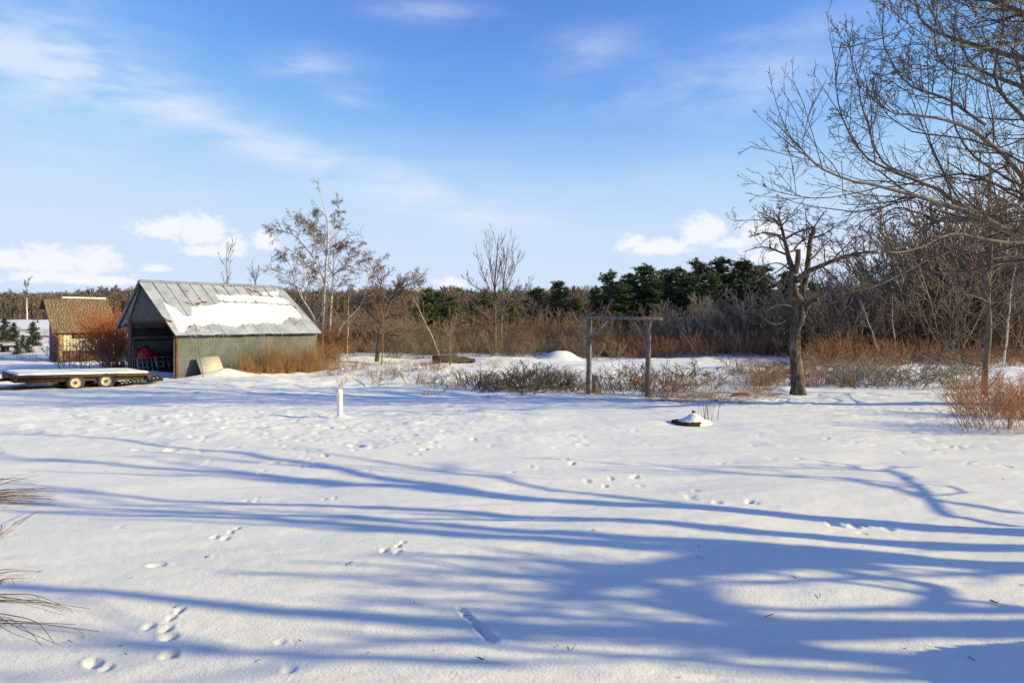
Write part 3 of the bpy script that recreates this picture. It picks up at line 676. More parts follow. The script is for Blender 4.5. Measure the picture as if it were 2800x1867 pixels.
# things in and at the barn
def barn_things():
    rng = np.random.default_rng(8)
    g = Geo(); V = np.stack([np.stack([BP(u, l, 0) for u in np.linspace(U_R + .1, U_L - .1, 12)]) for l in np.linspace(.9, BL - .2, 14)])
    V[:, :, 2] = gz(V[:, :, 0], V[:, :, 1]) + .05 + .03 * rng.random(V.shape[:2])
    tag(g.grid(V).build('dirt_floor', M['dirt'], smooth=True), kind='structure')
    zf = G0(*BP(3, 2, 0)[:2]) + .06
    # red machine: hooded body, wheels, handle; its length runs along the far wall
    o = BP(4.55, .34, zf)
    t = thing('snow_blower', 'red machine with a rounded hood parked inside the barn opening', 'machine', o)
    prof = [(0, .35), (-.02, .82), (.04, 1.0), (.16, 1.12), (.24, 1.26), (.42, 1.24), (.56, 1.06), (.70, .98), (.88, .96), (.98, .82), (.98, .35)]
    Geo().prism([o + BARN_A * a + Z1 * h for a, h in prof], BARN_W * .6).build('hood', M['red'], t)
    Geo().box(o + BARN_A * .25 + Z1 * 1.25 + BARN_W * .15, BARN_A * .2, BARN_W * .25, Z1 * .09).build('filler_cap', M['blacksteel'], t)
    for a in (.2, .8):
        Geo().lathe(o + BARN_A * a + Z1 * .28 - BARN_W * .03, BARN_W, [(0, .02), (0, .15), (.0, .25), (.03, .28), (.13, .28), (.16, .25), (.16, .02)], 18).build('wheel', M['rubber'], t)
    Geo().lathe(o + BARN_A * .1 + Z1 * .88 - BARN_W * .02, BARN_W, [(0, .001), (0, .06), (.03, .065)], 14).build('lamp', M['alu'], t)
    Geo().tube([o + BARN_A * .95 + Z1 * .9 + BARN_W * .3, o + BARN_A * 1.3 + Z1 * 1.12 + BARN_W * .3, o + BARN_A * 1.5 + Z1 * 1.10 + BARN_W * .3], .018, 6).build('handle', M['blacksteel'], t)
    # grid panels leaning towards the far wall
    for k, (l0, l1, lab) in enumerate(((.10, 1.05, 'left of the two pale metal grid panels leaning in the barn opening'), (1.12, 2.2, 'right, darker of the two metal grid panels leaning in the barn opening'))):
        f = BP(4.2 - .02 * k, l0, zf - .03); t = thing('grid_panel', lab, 'grid panel', f, 'metal grid panels in the barn')
        wv = BARN_A * (l1 - l0); hv = Z1 * .76 + BARN_W * .22
        for j in range(5):
            Geo().beam(f + wv * j / 4, f + wv * j / 4 + hv, .045 if j % 4 else .07, .03, up=BARN_W).build('upright', M['alu'], t)
        for j in range(4):
            Geo().beam(f + hv * (j / 3) - BARN_W * .03, f + wv + hv * (j / 3) - BARN_W * .03, .03, .045, up=BARN_W).build('crossbar', M['alu'], t)
        if k == 0: Geo().beam(f + wv * 1.03 - BARN_W * .07, f + wv * .93 + hv * 1.1 - BARN_W * .07, .12, .05, up=BARN_W).build('end_bar', M['alu'], t)
    for k, lab in enumerate(('long thin plank nearest the left barn post, leaning inside', 'middle one of the three thin planks leaning by the left barn post', 'rightmost of the three thin planks leaning by the left barn post')):
        p = BP(4.95 - .12 * k, .10 + .06 * k, zf - .06); q = BP(5.28, .28 + .07 * k, .55 - .25 * k)
        tag(Geo().beam(p, q, .08, .028, up=BARN_A).build('plank', M['greywood']), lab, 'plank', 'planks leaning by the barn post')
    o = BP(4.6, 1.45, zf); t = thing('workbench', 'dark low bench cluttered with odds and ends inside the barn', 'bench', o)
    Geo().box(o + Z1 * .72, BARN_A * 1.5, BARN_W * .7, Z1 * .06).build('bench_top', M['darkwood'], t)
    for a, c in ((.02, .02), (1.4, .02), (.02, .6), (1.4, .6)):
        Geo().box(o + BARN_A * a + BARN_W * c, BARN_A * .08, BARN_W * .08, Z1 * .718).build('leg', M['darkwood'], t)
    tag(Geo().box(o + Z1 * .783 + BARN_A * .25 + BARN_W * .2, BARN_A * .5, BARN_W * .35, Z1 * .16).build('crate', M['darkwood']), 'small dark crate on the bench inside the barn', 'crate')
    tr = o + Z1 * .783 + BARN_A * .95 + BARN_W * .1; tag(Geo().prism([tr, tr + BARN_A * .3, tr + BARN_A * .34 + Z1 * .09, tr - BARN_A * .04 + Z1 * .09], BARN_W * .3).build('pan', M['alu']), 'pale metal pan on the right end of the barn bench', 'pan')
    # pale sheet leaning on the side wall
    l0, l1 = 1.0, 2.2; p = BP(-.62, l0, 0); p[2] = G0(p[0], p[1]) - .12
    a = p; bq = BP(-.62, l1, p[2] + .02); hv = BARN_W * .70 + Z1 * .90
    tag(Geo().box(a, bq - a, hv, np.cross(bq - a, hv) / np.linalg.norm(np.cross(bq - a, hv)) * -.025).build('plywood_sheet', M['plywood']), 'pale sheet of plywood leaning against the barn side wall', 'board')
    # planks lying outside left of the barn
    p = BP(6.6, -.6, 0); q = BP(8.6, .3, 0); p[2] = G0(p[0], p[1]) + .05; q[2] = G0(q[0], q[1]) + .75
    tag(Geo().beam(p, q, .14, .05).build('plank', M['greywood']), 'weathered plank propped slantwise in the orange bush', 'plank')
barn_things()
# ------------------------------------------------------------------ the shingled house
def HP(u, l, z): return HO_O + HO_W * u + HO_A * l + Z1 * z
def build_house():
    rng = np.random.default_rng(31)
    zb = -1.45; ez = .91; az_ = 3.07; ua = 2.62; ub = 4.0; zb2 = 2.40; HL = 3.2
    h = thing('cottage', 'small cream shed with a steep cedar shingle roof behind the orange bush', 'shed', HP(1.9, 2.1, zb + .1))
    # front wall: cream boards over a red brown base
    g = Geo().box(HP(.05, .12, zb), HO_A * (HL - .24), HO_W * .08, Z1 * (ez - zb)); wl = g.build('front_wall', M['cream'], h)
    n = 14; w = (HL - .5) / n
    for k in range(n):
        Geo().box(HP(.05 - .022 - .006 * rng.random(), .25 + k * w, -.62), HO_A * (w - .012), HO_W * .03, Z1 * (ez + .5)).build('board', M['cream'], wl)
    for k in range(n):
        Geo().box(HP(.05 - .03 - .006 * rng.random(), .25 + k * w, zb), HO_A * (w - .012), HO_W * .04, Z1 * (-.64 - zb)).build('base_board', M['redbrown'], wl)
    win = Geo().box(HP(-.02, .80, .22), HO_A * 1.55, HO_W * .06, Z1 * .46).build('window', M['redbrown'], wl)
    for k in range(4): Geo().box(HP(-.045, .82 + k * .38, .24), HO_A * .355, HO_W * .03, Z1 * .42).build('shutter_board', M['post'], h)
    Geo().box(HP(-.08, -.30, ez - .20), HO_A * (HL + .45), HO_W * .06, Z1 * .10).build('eave_board', M['redbrown'], h)
    # corner posts
    for l, m_ in ((.05, 'orange_post'), (HL - .05, 'orange_post')):
        p = HP(.0, l, zb); Geo().tube(resample([p, p + Z1 * 1.2, p + Z1 * (ez - zb - .1)], 6), .12, 10, True, .08, rng).build('post', M[m_], h, smooth=True)
    # gable end wall with a door, in boards
    end = [HP(.12, .16, zb), HP(3.72, .16, zb), HP(3.72, .16, zb2 - .12), HP(ua, .16, az_ - .14), HP(.12, .16, ez + .05)]
    Geo().prism(end, HO_A * .06).build('end_wall', M['siding_dark'], h)
    end2 = [p + HO_A * (HL - .4) for p in end]; Geo().prism(end2, HO_A * .06).build('end_wall', M['siding_dark'], h)
    Geo().box(HP(3.66, .2, zb), HO_A * (HL - .4), HO_W * .06, Z1 * (zb2 - zb - .12)).build('back_wall', M['siding_dark'], h)
    d = Geo().box(HP(.55, .115, zb), HO_W * 1.2, HO_A * .045, Z1 * 1.95).build('door', M['redbrown'], h)
    Geo().box(HP(1.55, .07, zb + 1.0), HO_W * .05, HO_A * .045, Z1 * .18).build('handle', M['blacksteel'], d)
    Geo().box(HP(1.55, .11, .95), HO_W * 1.2, HO_A * .05, Z1 * 1.0).build('grey_panel', M['tarboard'], h)
    # roof
    def slope(u0, z0, u1, z1_, sgn):
        e = HP(u0, -.42, z0); up = HP(u1, -.42, z1_) - e; L = HL + .8; ln = np.linalg.norm(up)
        nrm = np.cross(HO_A, up); nrm /= np.linalg.norm(nrm); nrm = nrm if nrm[2] > 0 else -nrm
        r = Geo().box(e - nrm * .07, HO_A * L, up, nrm * .05).build('roof', M['darkwood'], h)
        g = Geo(); rows = int(ln / .16)
        for k in range(rows):
            x = -.03
            while x < L:
                w = .09 + .14 * rng.random(); b = e + up * (k / rows) - up / ln * (.02 * rng.random() + .015); tl = up / ln * (.16 + .09)
                th = .026 + .018 * rng.random(); o = b + HO_A * x + nrm * (-.012)
                q = [o, o + HO_A * (w - .012), o + HO_A * (w - .012) + tl - nrm * .01, o + tl - nrm * .01]
                g.hexa(q + [q[0] + nrm * th, q[1] + nrm * th, q[2] + nrm * .008, q[3] + nrm * .008]); x += w
        tag(g.build('shingle_courses', M['cedar'], r), kind='stuff')
    slope(-.28, ez - .28, ua, az_, 1); slope(ub, zb2 - .05, ua, az_, -1)
    Geo().prism([HP(ua - .12, -.44, az_ - .05), HP(ua, -.44, az_ + .05), HP(ua + .12, -.44, az_ - .05), HP(ua, -.44, az_ - .02)], HO_A * (HL + .84)).build('ridge_board', M['cedar'], h)
    # a ribbon of snow on the ridge
    g = Geo(); p = resample([HP(ua - .03, .7, az_ + .05), HP(ua - .02, 1.9, az_ + .065), HP(ua - .03, HL + .3, az_ + .05)], 24)
    g.tube(p, .05 + .018 * rng.random(24), 8, True, .3, rng); tag(g.build('ridge_snow', M['snow'], smooth=True), 'thin ribbon of snow along the ridge of the shingled shed', 'snow')
build_house()

# ------------------------------------------------------------------ flatbed trailer
def TP(w, l, z): return TR_O + TR_W * w + TR_A * l + Z1 * z
def build_trailer():
    rng = np.random.default_rng(41)
    zt0 = -.66; tilt = -.155 / 4.8; TL, TW = 4.8, 2.9
    def TT(w, l, dz): return TP(w, l, zt0 + tilt * l + dz)
    gnd = G0(*TP(0, 2.5, 0)[:2])
    t = thing('flatbed_trailer', 'brown flatbed trailer with cream rims under a slab of snow', 'trailer', TP(1.2, 2.4, gnd))
    A2 = TT(0, 1, 0) - TT(0, 0, 0)
    n = 12
    for k in range(n):
        wv = TW / n
        Geo().box(TT(k * wv + .008, 0, -.05), A2 * TL, TR_W * (wv - .016), Z1 * .045).build('deck_board', M['trailerwood'], t)
    Geo().box(TT(-.03, -.02, -.13), A2 * (TL + .04), TR_W * .035, Z1 * .125).build('side_rail', M['trailerwood'], t)
    Geo().box(TT(TW, -.02, -.13), A2 * (TL + .04), TR_W * .035, Z1 * .125).build('side_rail', M['trailerwood'], t)
    Geo().box(TT(.02, -.05, -.30), A2 * .06, TR_W * (TW - .04), Z1 * .30).build('end_board', M['trailerwood'], t)
    Geo().box(TT(.02, TL - .01, -.17), A2 * .05, TR_W * (TW - .04), Z1 * .165).build('end_board', M['rust'], t)
    Geo().box(TT(.10, .02, -.30), A2 * (TL - .1), TR_W * .09, Z1 * .165).build('frame_beam', M['trailerwood'], t)
    Geo().box(TT(TW - .2, .02, -.30), A2 * (TL - .1), TR_W * .09, Z1 * .165).build('frame_beam', M['trailerwood'], t)
    for l in (.5, 1.4, 3.7, 4.5): Geo().box(TT(.19, l, -.24), A2 * .08, TR_W * (TW - .39), Z1 * .10).build('cross_member', M['blacksteel'], t)
    Geo().box(TT(-.03, TL - .12, -.26), A2 * .14, TR_W * .10, Z1 * .13).build('corner_bracket', M['rust'], t)
    Geo().box(TT(.0, .28, -.36), A2 * 1.1, TR_W * .08, Z1 * .06).build('step', M['trailerwood'], t)
    # axles, springs, wheels
    for l in (1.99, 3.10):
        zc = gnd + .24
        Geo().tube([TP(.25, l, zc), TP(TW - .25, l, zc)], .045, 8).build('axle', M['blacksteel'], t)
        for w0, sg in ((-.02, 1), (TW + .02, -1)):
            c = TP(w0, l, zc); ax = TR_W * sg
            wh = Geo().lathe(c + ax * .0, ax, [(.02, .19), (0.0, .215), (-.01, .26), (.0, .30), (.03, .325), (.10, .335), (.17, .325), (.20, .30), (.21, .26), (.20, .215), (.18, .19), (.02, .19)], 28).build('wheel', M['rubber'], t, smooth=True)
            Geo().lathe(c, ax, [(.004, .20), (.012, .186), (.035, .176), (.05, .14), (.045, .10), (.03, .085), (.035, .07), (.035, .001)], 24).build('rim', M['rim'], wh, smooth=True)
            Geo().lathe(c, ax, [(-.035, .001), (-.035, .035), (.0, .04), (.045, .048)], 12).build('hub', M['rust'], wh)
            g = Geo()
            for k in range(5):
                a = k * 2 * math.pi / 5 + .4; pc = c + (TR_A * math.cos(a) + Z1 * math.sin(a)) * .075
                g.tube([pc + ax * .01, pc + ax * .045], .014, 6)
            g.build('lug_nut_ring', M['rust'], wh)
    for w0 in (.18, TW - .18):
        p = resample([TP(w0, 1.6, gnd + .36), TP(w0, 2.0, gnd + .29), TP(w0, 2.5, gnd + .39), TP(w0, 3.1, gnd + .29), TP(w0, 3.5, gnd + .36)], 14)
        Geo().tube(p, .04, 4).build('spring', M['rust'], t)
    # tongue at the far left end
    Geo().beam(TT(1.25, 0, -.22), TT(1.25, -1.3, -.30), .1, .12).build('tongue', M['rust'], t)
    # lying snow
    g = Geo(); nl, nw = 70, 36
    L, W = np.meshgrid(np.linspace(.015, TL - .02, nl), np.linspace(.0, TW - .02, nw))
    ed = np.minimum.reduce([L - .015, TL - .02 - L, W * 1.0, TW - .02 - W]); hh = .075 * (1 - (1 - np.clip(ed / .10, 0, 1)) ** 2.2) + .02 * fbm(L * 1.5, W * 1.5 + 3, 3) * np.clip(ed / .15, 0, 1) + .004
    V = TR_O + L[..., None] * TR_A + W[..., None] * TR_W + (zt0 + tilt * L + hh)[..., None] * Z1
    tag(g.grid(V).build('deck_snow', M['snow'], smooth=True), 'smooth white slab of snow covering the trailer deck', 'snow')
    # drag harrow lying behind the trailer
    gl = [TP(-.15, 3.55, 0), TP(.15, 5.35, 0)]
    o = gl[0].copy(); o[2] = G0(o[0], o[1]); t2 = thing('drag_harrow', 'black steel drag harrow lying on the snow behind the trailer wheels', 'harrow', o)
    e = gl[1].copy(); e[2] = G0(e[0], e[1]) + .14; ax = e - o; side = TR_W * .5
    for k in range(3): Geo().beam(o + side * k / 2 + Z1 * .10, o + ax + side * k / 2 + Z1 * .10, .06, .05).build('rail', M['blacksteel'], t2)
    for k in range(11):
        p = o + ax * (k + .3) / 11; Geo().beam(p + Z1 * .155 - side * .06, p + side * 1.06 + Z1 * .155 + ax * .02, .045, .045).build('crossbar', M['blacksteel'], t2)
        Geo().tube([p + Z1 * .15, p - Z1 * .02], [.02, .012], 6).build('tine', M['blacksteel'], t2)
    Geo().beam(o + ax * .62 + Z1 * .05 - side * .1, o + ax * 1.0 + Z1 * .02 - side * .1, .12, .1).build('skid', M['blacksteel'], t2)
    g = Geo()
    for k in range(10):
        p = o + ax * (k + .85) / 11 + side * .2 + Z1 * .115; g.cbox(p, .11, .16, .05, .785)
    tag(g.build('snow_crust', M['snow'], t2), kind='stuff')
build_trailer()

# ------------------------------------------------------------------ pipe, swing frame, low walls, stumps
def build_small():
    rng = np.random.default_rng(51)
    p = PIPE.copy(); p[2] = G0(p[0], p[1]) - .06
    t = thing('vent_pipe', 'short white plastic vent pipe standing alone in the open snow', 'pipe', p)
    Geo().lathe(p, (-.03, 0, 1), [(0, .071), (.52, .071)], 24).build('pipe_shaft', M['pvc'], t, smooth=True)
    cp = p + np.array([-.0155, 0, .515])
    c = Geo().lathe(cp, (-.03, 0, 1), [(-.0, .071), (.0, .079), (.135, .079), (.145, .072), (.145, .001)], 24).build('cap', M['pvc'], t)
    Geo().cbox(cp + Z1 * .165, .07, .07, .045, .3).build('plug', M['pvc'], c)
    tag(Geo().lathe(cp + np.array([0, 0, .146]), (0, 0, 1), [(0, .066), (.012, .05), (.02, .001)], 16).build('cap_snow', M['snow'], smooth=True), 'little cap of snow on top of the white vent pipe', 'snow')
    # swing frame
    R = at(1770, 1087, 23.0); Lf = at(1609, 1069, 24.3)
    t = thing('timber_swing_frame', 'weathered grey timber frame of two braced posts and a beam', 'frame', (R + Lf) / 2)
    topz = at(1773, 877, 23.0)[2]; topl = at(1614, 872, 24.3)[2]
    for a, tp, lean in ((R, topz, np.array([.05, 0, 0])), (Lf, topl, np.array([.04, 0, 0]))):
        b0 = a.copy(); b0[2] = G0(a[0], a[1]) - .15; b1 = np.array([a[0], a[1], tp]) + lean
        Geo().beam(b0, b1, .13, .13, up=(.8, -.6, 0)).build('post', M['greywood'], t)
    d = (R - Lf); d[2] = 0; d /= np.linalg.norm(d)
    bl = np.array([Lf[0] + .04, Lf[1], topl + .06]) - d * .32; br = np.array([R[0] + .05, R[1], topz + .06]) + d * .48
    Geo().beam(bl, br, .13, .12).build('beam', M['greywood'], t)
    Geo().beam(np.array([Lf[0] + .04, Lf[1], topl - .75]), np.array([Lf[0] + .04, Lf[1], topl + .0]) + d * .72, .09, .09).build('brace', M['greywood'], t)
    Geo().beam(np.array([R[0] + .03, R[1], topz - .75]), np.array([R[0] + .04, R[1], topz + .0]) - d * .62, .09, .09).build('brace', M['greywood'], t)
    # vine stem twined on the frame
    v = [np.array([Lf[0] + .05, Lf[1] - .1, topl + .12]) + d * x + Z1 * zz for x, zz in ((-.1, 0), (.15, .1), (.38, .28), (.55, .30), (.72, .18), (.85, .02))]
    g = Geo().tube(resample(v, 12), .012, 5)
    vp = [np.array([Lf[0], Lf[1], topl - 2.5 + 2.5 * k / 14]) + .09 * np.array([math.cos(k * 1.1), math.sin(k * 1.1), 0]) for k in range(15)]
    g.tube(resample(vp, 40), .016, 5); rr = np.random.default_rng(2)
    p2, r2 = grow(rr, resample(vp, 20)[None], np.full((1, 20), .012), 26, .1, .95, (40, 80), .16, 4, .5, .25, 0); g.tubes(p2, floor_r(r2, .004))
    tag(g.build('vine', M['twig_brown'], smooth=True), 'dry vine twined round the left post of the timber frame', 'vine')
    # short post stub beside it
    s = at(1627, 1048, 25.2); s[2] = G0(s[0], s[1]) - .1
    tag(Geo().tube([s, s + Z1 * .3, s + Z1 * .72], [.13, .115, .12], 10, True, .1, rng).build('post_stub', M['greywood']), 'short cut post stub beside the left post of the timber frame', 'post')
    # concrete footings far off
    def footing(u0, u1, v0, v1, Y, dY, lab, m='concrete'):
        a = at(u0, v1, Y); b = at(u1, v1, Y + dY); h = (v1 - v0) / FPX * Y
        dd = (b - a); dd[2] = 0; nn = np.cross(dd / np.linalg.norm(dd), Z1); nn = -nn if nn[1] < 0 else nn
        k = 8; P = [a + dd * i / k for i in range(k + 1)]
        t = thing('concrete_wall', lab, 'wall', a)
        z0 = min(G0(p[0], p[1]) for p in P) - .4; tops = [a[2] + h * f for f in (1, .98, 1, .95, .97, .72, .66, .5, .42)]
        low = [np.array([p[0], p[1], z0]) for p in P]; up_ = [np.array([p[0], p[1], zt]) for p, zt in zip(P, tops)]
        Geo().prism(low + up_[::-1], nn * .28).build('wall_slab', M[m], t)
        for i in (5, 7): Geo().cbox(np.array([P[i][0], P[i][1], G0(P[i][0], P[i][1]) + .03]) - nn * .35, .4, .25, .2, .5 + i).build('rubble_block', M[m], t)
    footing(1186, 1300, 972, 992, 46.0, 1.5, 'broken dark concrete wall left of the bare twin-stemmed tree')
    # round stump / tyre planter lying in the snow with a snow cone
    o = STUMP.copy(); o[2] = G0(o[0], o[1])
    t = thing('rotten_stump', 'low dark rotten stump heaped with snow in the open yard', 'stump', o)
    pr = resample([o + np.array([math.cos(a) * .34 * (1 + .12 * math.sin(3 * a)), math.sin(a) * .30, 0]) for a in np.linspace(0, 2 * math.pi, 25)], 40, 0)[:-1]
    g = Geo(); nk = len(pr)
    rings = []
    for hz, sc in ((-.2, 1.08), (-.02, 1.04), (.04, 1.0), (.06, .93), (.05, .84), (.03, .6), (.03, .02)):
        q = o + (pr - o) * sc; q[:, 2] = o[2] + hz + .02 * rng.random(nk) * (hz > 0); rings.append(q)
    V = np.stack([np.vstack([r, r[:1]]) for r in rings]); g.grid(V); g.build('trunk_rim', M['darkwood'], t)
    g = Geo(); ps = o + np.array([.12, .12, 0]); g.tube(resample([ps, ps + np.array([-.03, 0, .14]), ps + np.array([.02, .0, .20]), ps + np.array([.05, .02, .25])], 8), [.06, .06, .055, .05, .045, .035, .04, .05], 7, True, .4, rng); g.build('snag', M['bark_apple'], t)
    g = Geo(); n1, n2 = 26, 40; r_ = np.linspace(0, 1, n1); a_ = np.linspace(0, 2 * math.pi, n2)
    Rr, Aa = np.meshgrid(r_, a_, indexing='ij'); cx = .06; X = o[0] + cx + Rr * np.cos(Aa) * (.38 + .10 * np.cos(Aa)); Y = o[1] + .04 + Rr * np.sin(Aa) * .31
    Z = np.where(Rr < 1, o[2] + .075 + .15 * np.exp(-(((X - o[0] - .14) / .17) ** 2 + ((Y - o[1] - .08) / .17) ** 2)) - .05 * Rr ** 4 + .025 * fbm(X * 9, Y * 9, 2), o[2] - .02)
    tag(g.grid(np.stack([X, Y, Z], -1)).build('stump_snow', M['snow'], smooth=True), 'cone of snow heaped on the rotten stump', 'snow')
    g = Geo()
    for k in range(15):
        b = o + np.array([.25 + .5 * rng.random(), .15 + .35 * rng.random(), -.02]); hh = .35 + .35 * rng.random(); dx = (rng.random() - .5) * .25
        pp = resample([b, b + np.array([dx * .4, 0, hh * .5]), b + np.array([dx, 0, hh])], 5); g.tube(pp, [.005, .005, .004, .003, .003], 4, False)
        q, rr2 = grow(rng, pp[None], np.full((1, 5), .004), 2, .6, .95, (30, 60), .25, 3, .7, .1); g.tubes(q, floor_r(rr2, .0025))
    tag(g.build('dry_stems', M['twig']), 'sparse upright dry weed stems growing behind the snowy stump', 'weeds')
    # a russet log farther back
    a, b = at(2000, 1066, 24.0), at(2048, 1060, 24.4); a[2] = G0(a[0], a[1]) + .02; b[2] = G0(b[0], b[1]) + .06
    tag(Geo().tube(resample([a, (a + b) / 2 + Z1 * .05, b], 7, 0), [.03, .045, .05, .055, .06, .07, .05], 9, True, .35, rng).build('log', M['rust_log'], smooth=True), 'short red-brown rotten log lying left of the old apple tree', 'log')
    # dark bench at the left edge of the field
    o = at(-12, 985, 60.0); o[2] = G0(o[0], o[1]) - .05
    t = thing('field_bench', 'dark wooden bench at the left edge in the snowy field', 'bench', o)
    Geo().box(o + np.array([-.6, 0, .55]), (2.0, .1, 0), (0, .5, 0), (0, 0, .12)).build('seat', M['darkwood'], t)
    for dx in (.0, .85, 1.25): Geo().box(o + np.array([dx - .5, .06, 0]), (.12, 0, 0), (0, .4, 0), (0, 0, .56)).build('leg', M['darkwood'], t)
    Geo().box(o + np.array([-.5, .1, .14]), (1.8, .05, 0), (0, .08, 0), (0, 0, .09)).build('stretcher', M['darkwood'], t)
    tag(Geo().box(o + np.array([-.55, .08, .675]), (.85, .05, 0), (0, .3, 0), (0, 0, .16)).build('firewood', M['darkwood']), 'dark log lying on the bench at the left edge', 'log')
M['rust_log'] = mat('rotten_red_wood', (.20, .075, .045), (.09, .04, .028), 9.0, .9, 0, .5, 30)
build_small()
# ------------------------------------------------------------------ trees
def traced(poly, Y, conv, P=14, yj=None):
    """limb polyline noted on the photo, set at depth Y (or per-point depths)"""
    n = len(poly); Ys = np.linspace(Y[0], Y[1], n) if isinstance(Y, tuple) else np.full(n, float(Y))
    pts = np.array([at(*conv(x, y), d) for (x, y), d in zip(poly, Ys)])
    return resample(pts, P, 1)
def stack_twigs(g, rng, P0, R0, spec, rmin):
    """spec: list of grow() argument dicts, each growing on the previous level; returns all levels"""
    lv = [(P0, R0)]
    for k, s in enumerate(spec):
        s = dict(s); src = s.pop('src', -1)
        p, r = grow(rng, lv[src][0], lv[src][1], **s); r = floor_r(r, rmin[k]); g.tubes(p, r, 4 if k == 0 else 3); lv.append((p, r))
    return lv

def apple_tree():
    rng = np.random.default_rng(61); D = 25.0
    cv = lambda x, y: (1980 + x * .37, 540 + y * .37)
    base = at(2178, 1075, D); base[2] = G0(base[0], base[1])
    t = thing('apple_tree', 'old gnarled apple tree with a twisting trunk and cut stub', 'tree', base)
    s = .37 / FPX * D
    tr = traced([(548, 1470), (545, 1380), (535, 1250), (520, 1080), (528, 960), (575, 865), (562, 775), (508, 690), (508, 610)], D, cv, 26)
    w = np.interp(np.linspace(0, 1, 26), [0, .06, .2, .45, .6, .7, .8, .92, 1], [132, 100, 82, 76, 72, 78, 66, 62, 58]) * s / 2
    Geo().tube(tr, w, 20, True, .26, rng).build('trunk', M['bark_apple'], t, smooth=True)
    L = []
    def limb(name, pl, w0, w1, y=(D, D), P=14, sides=9):
        p = traced(pl, y, cv, P); r = np.linspace(w0, w1, P) * s / 2
        Geo().tube(p, r, sides, True, .2, rng).build(name, M['bark_apple'], t, smooth=True); L.append((p, r)); return p
    limb('limb', [(512, 640), (512, 590), (500, 520), (472, 430), (452, 330), (425, 215), (400, 130)], 52, 12)
    limb('limb', [(530, 620), (590, 565), (640, 535), (705, 510), (800, 470), (900, 430), (1020, 410), (1135, 400)], 46, 12, (D, D - 2))
    limb('limb', [(575, 700), (600, 620), (615, 540), (625, 440), (630, 350), (648, 280), (665, 225)], 50, 30, (D, D + .3))
    limb('cut_stub', [(525, 560), (540, 500), (548, 440), (546, 385)], 42, 36, (D, D - .3), 8)
    limb('cut_stub', [(548, 395), (515, 392), (490, 400)], 18, 12, (D - .3, D - .4), 6, 7)
    limb('broken_limb', [(575, 860), (620, 800), (660, 770), (692, 750)], 46, 26, (D, D - .5), 8)
    for pl, a, b, y in (([(448, 325), (400, 280), (340, 262), (280, 260), (180, 292)], 20, 5, (D, D - .6)), ([(470, 425), (400, 398), (320, 365), (240, 368), (140, 405)], 20, 4, (D, D + 1)),
                        ([(430, 225), (380, 165), (330, 140), (270, 108)], 16, 4, (D, D - .8)), ([(462, 300), (530, 262), (600, 238), (660, 215)], 20, 12, (D, D)), ([(660, 225), (700, 170), (740, 110)], 12, 4, (D, D - .5)),
                        ([(520, 380), (560, 330), (620, 290), (700, 285), (800, 270)], 16, 4, (D, D + 1)), ([(415, 190), (300, 170), (200, 165), (70, 178)], 12, 3, (D, D - 1)), ([(425, 210), (470, 160), (530, 120)], 12, 4, (D, D + .6)),
                        ([(640, 300), (720, 285), (800, 230), (870, 180)], 14, 4, (D, D - 1)), ([(505, 545), (430, 490), (370, 480), (300, 510), (200, 500)], 14, 3, (D, D + 1.2)), ([(720, 505), (780, 560), (840, 610), (900, 680)], 14, 4, (D - .4, D - 1.4)),
                        ([(590, 850), (500, 805), (430, 790), (370, 800), (300, 850)], 14, 4, (D, D - 1.2)), ([(560, 1010), (640, 950), (720, 950), (830, 975), (900, 1000), (1000, 1070)], 12, 3, (D, D - 1)),
                        ([(480, 900), (400, 940), (330, 930), (270, 860), (190, 845)], 12, 4, (D, D - .8)), ([(600, 880), (660, 920), (650, 1030), (665, 1120)], 8, 3, (D, D - 1)), ([(500, 960), (440, 1000), (420, 1080), (430, 1120)], 9, 3, (D, D - .5)),
                        ([(620, 480), (700, 400), (760, 330), (830, 300)], 14, 4, (D, D + .8)), ([(660, 225), (610, 170), (600, 110), (620, 60)], 12, 3, (D, D + .4)), ([(480, 480), (380, 560), (300, 580), (230, 620)], 12, 3, (D, D - .6)),
                        ([(800, 470), (860, 400), (960, 300), (1010, 200)], 12, 3, (D - 1.2, D - 2)), ([(400, 140), (420, 80), (440, 30)], 9, 3, (D, D)), ([(700, 510), (640, 600), (700, 690), (740, 720)], 10, 3, (D - .4, D - 1.5))):
        limb('branch', pl, a, b, y, 12, 6)
    g = Geo()
    P = np.stack([resample(p, 14, 0) for p, r in L]); R = np.stack([np.interp(np.linspace(0, 1, 14), np.linspace(0, 1, len(r)), r) for p, r in L])
    P = np.delete(P, [2 + 1, 2 + 2], 0); R = np.delete(R, [3, 4], 0); R = np.minimum(R, .05)
    stack_twigs(g, rng, P, R, [dict(n=9, t0=.2, t1=1, ang=(35, 80), lf=.40, P=7, rr=.55, wig=.34, up=.05, lmin=.4, taper=.3), dict(n=4, t0=.15, t1=1, ang=(35, 75), lf=.45, P=4, rr=.6, wig=.34, up=.05, lmin=.12), dict(n=2, t0=.2, t1=1, ang=(35, 75), lf=.5, P=3, rr=.7, wig=.25, lmin=.06)], (.008, .006, .005))
    g.build('crown', M['twig_dark'], t)
apple_tree()

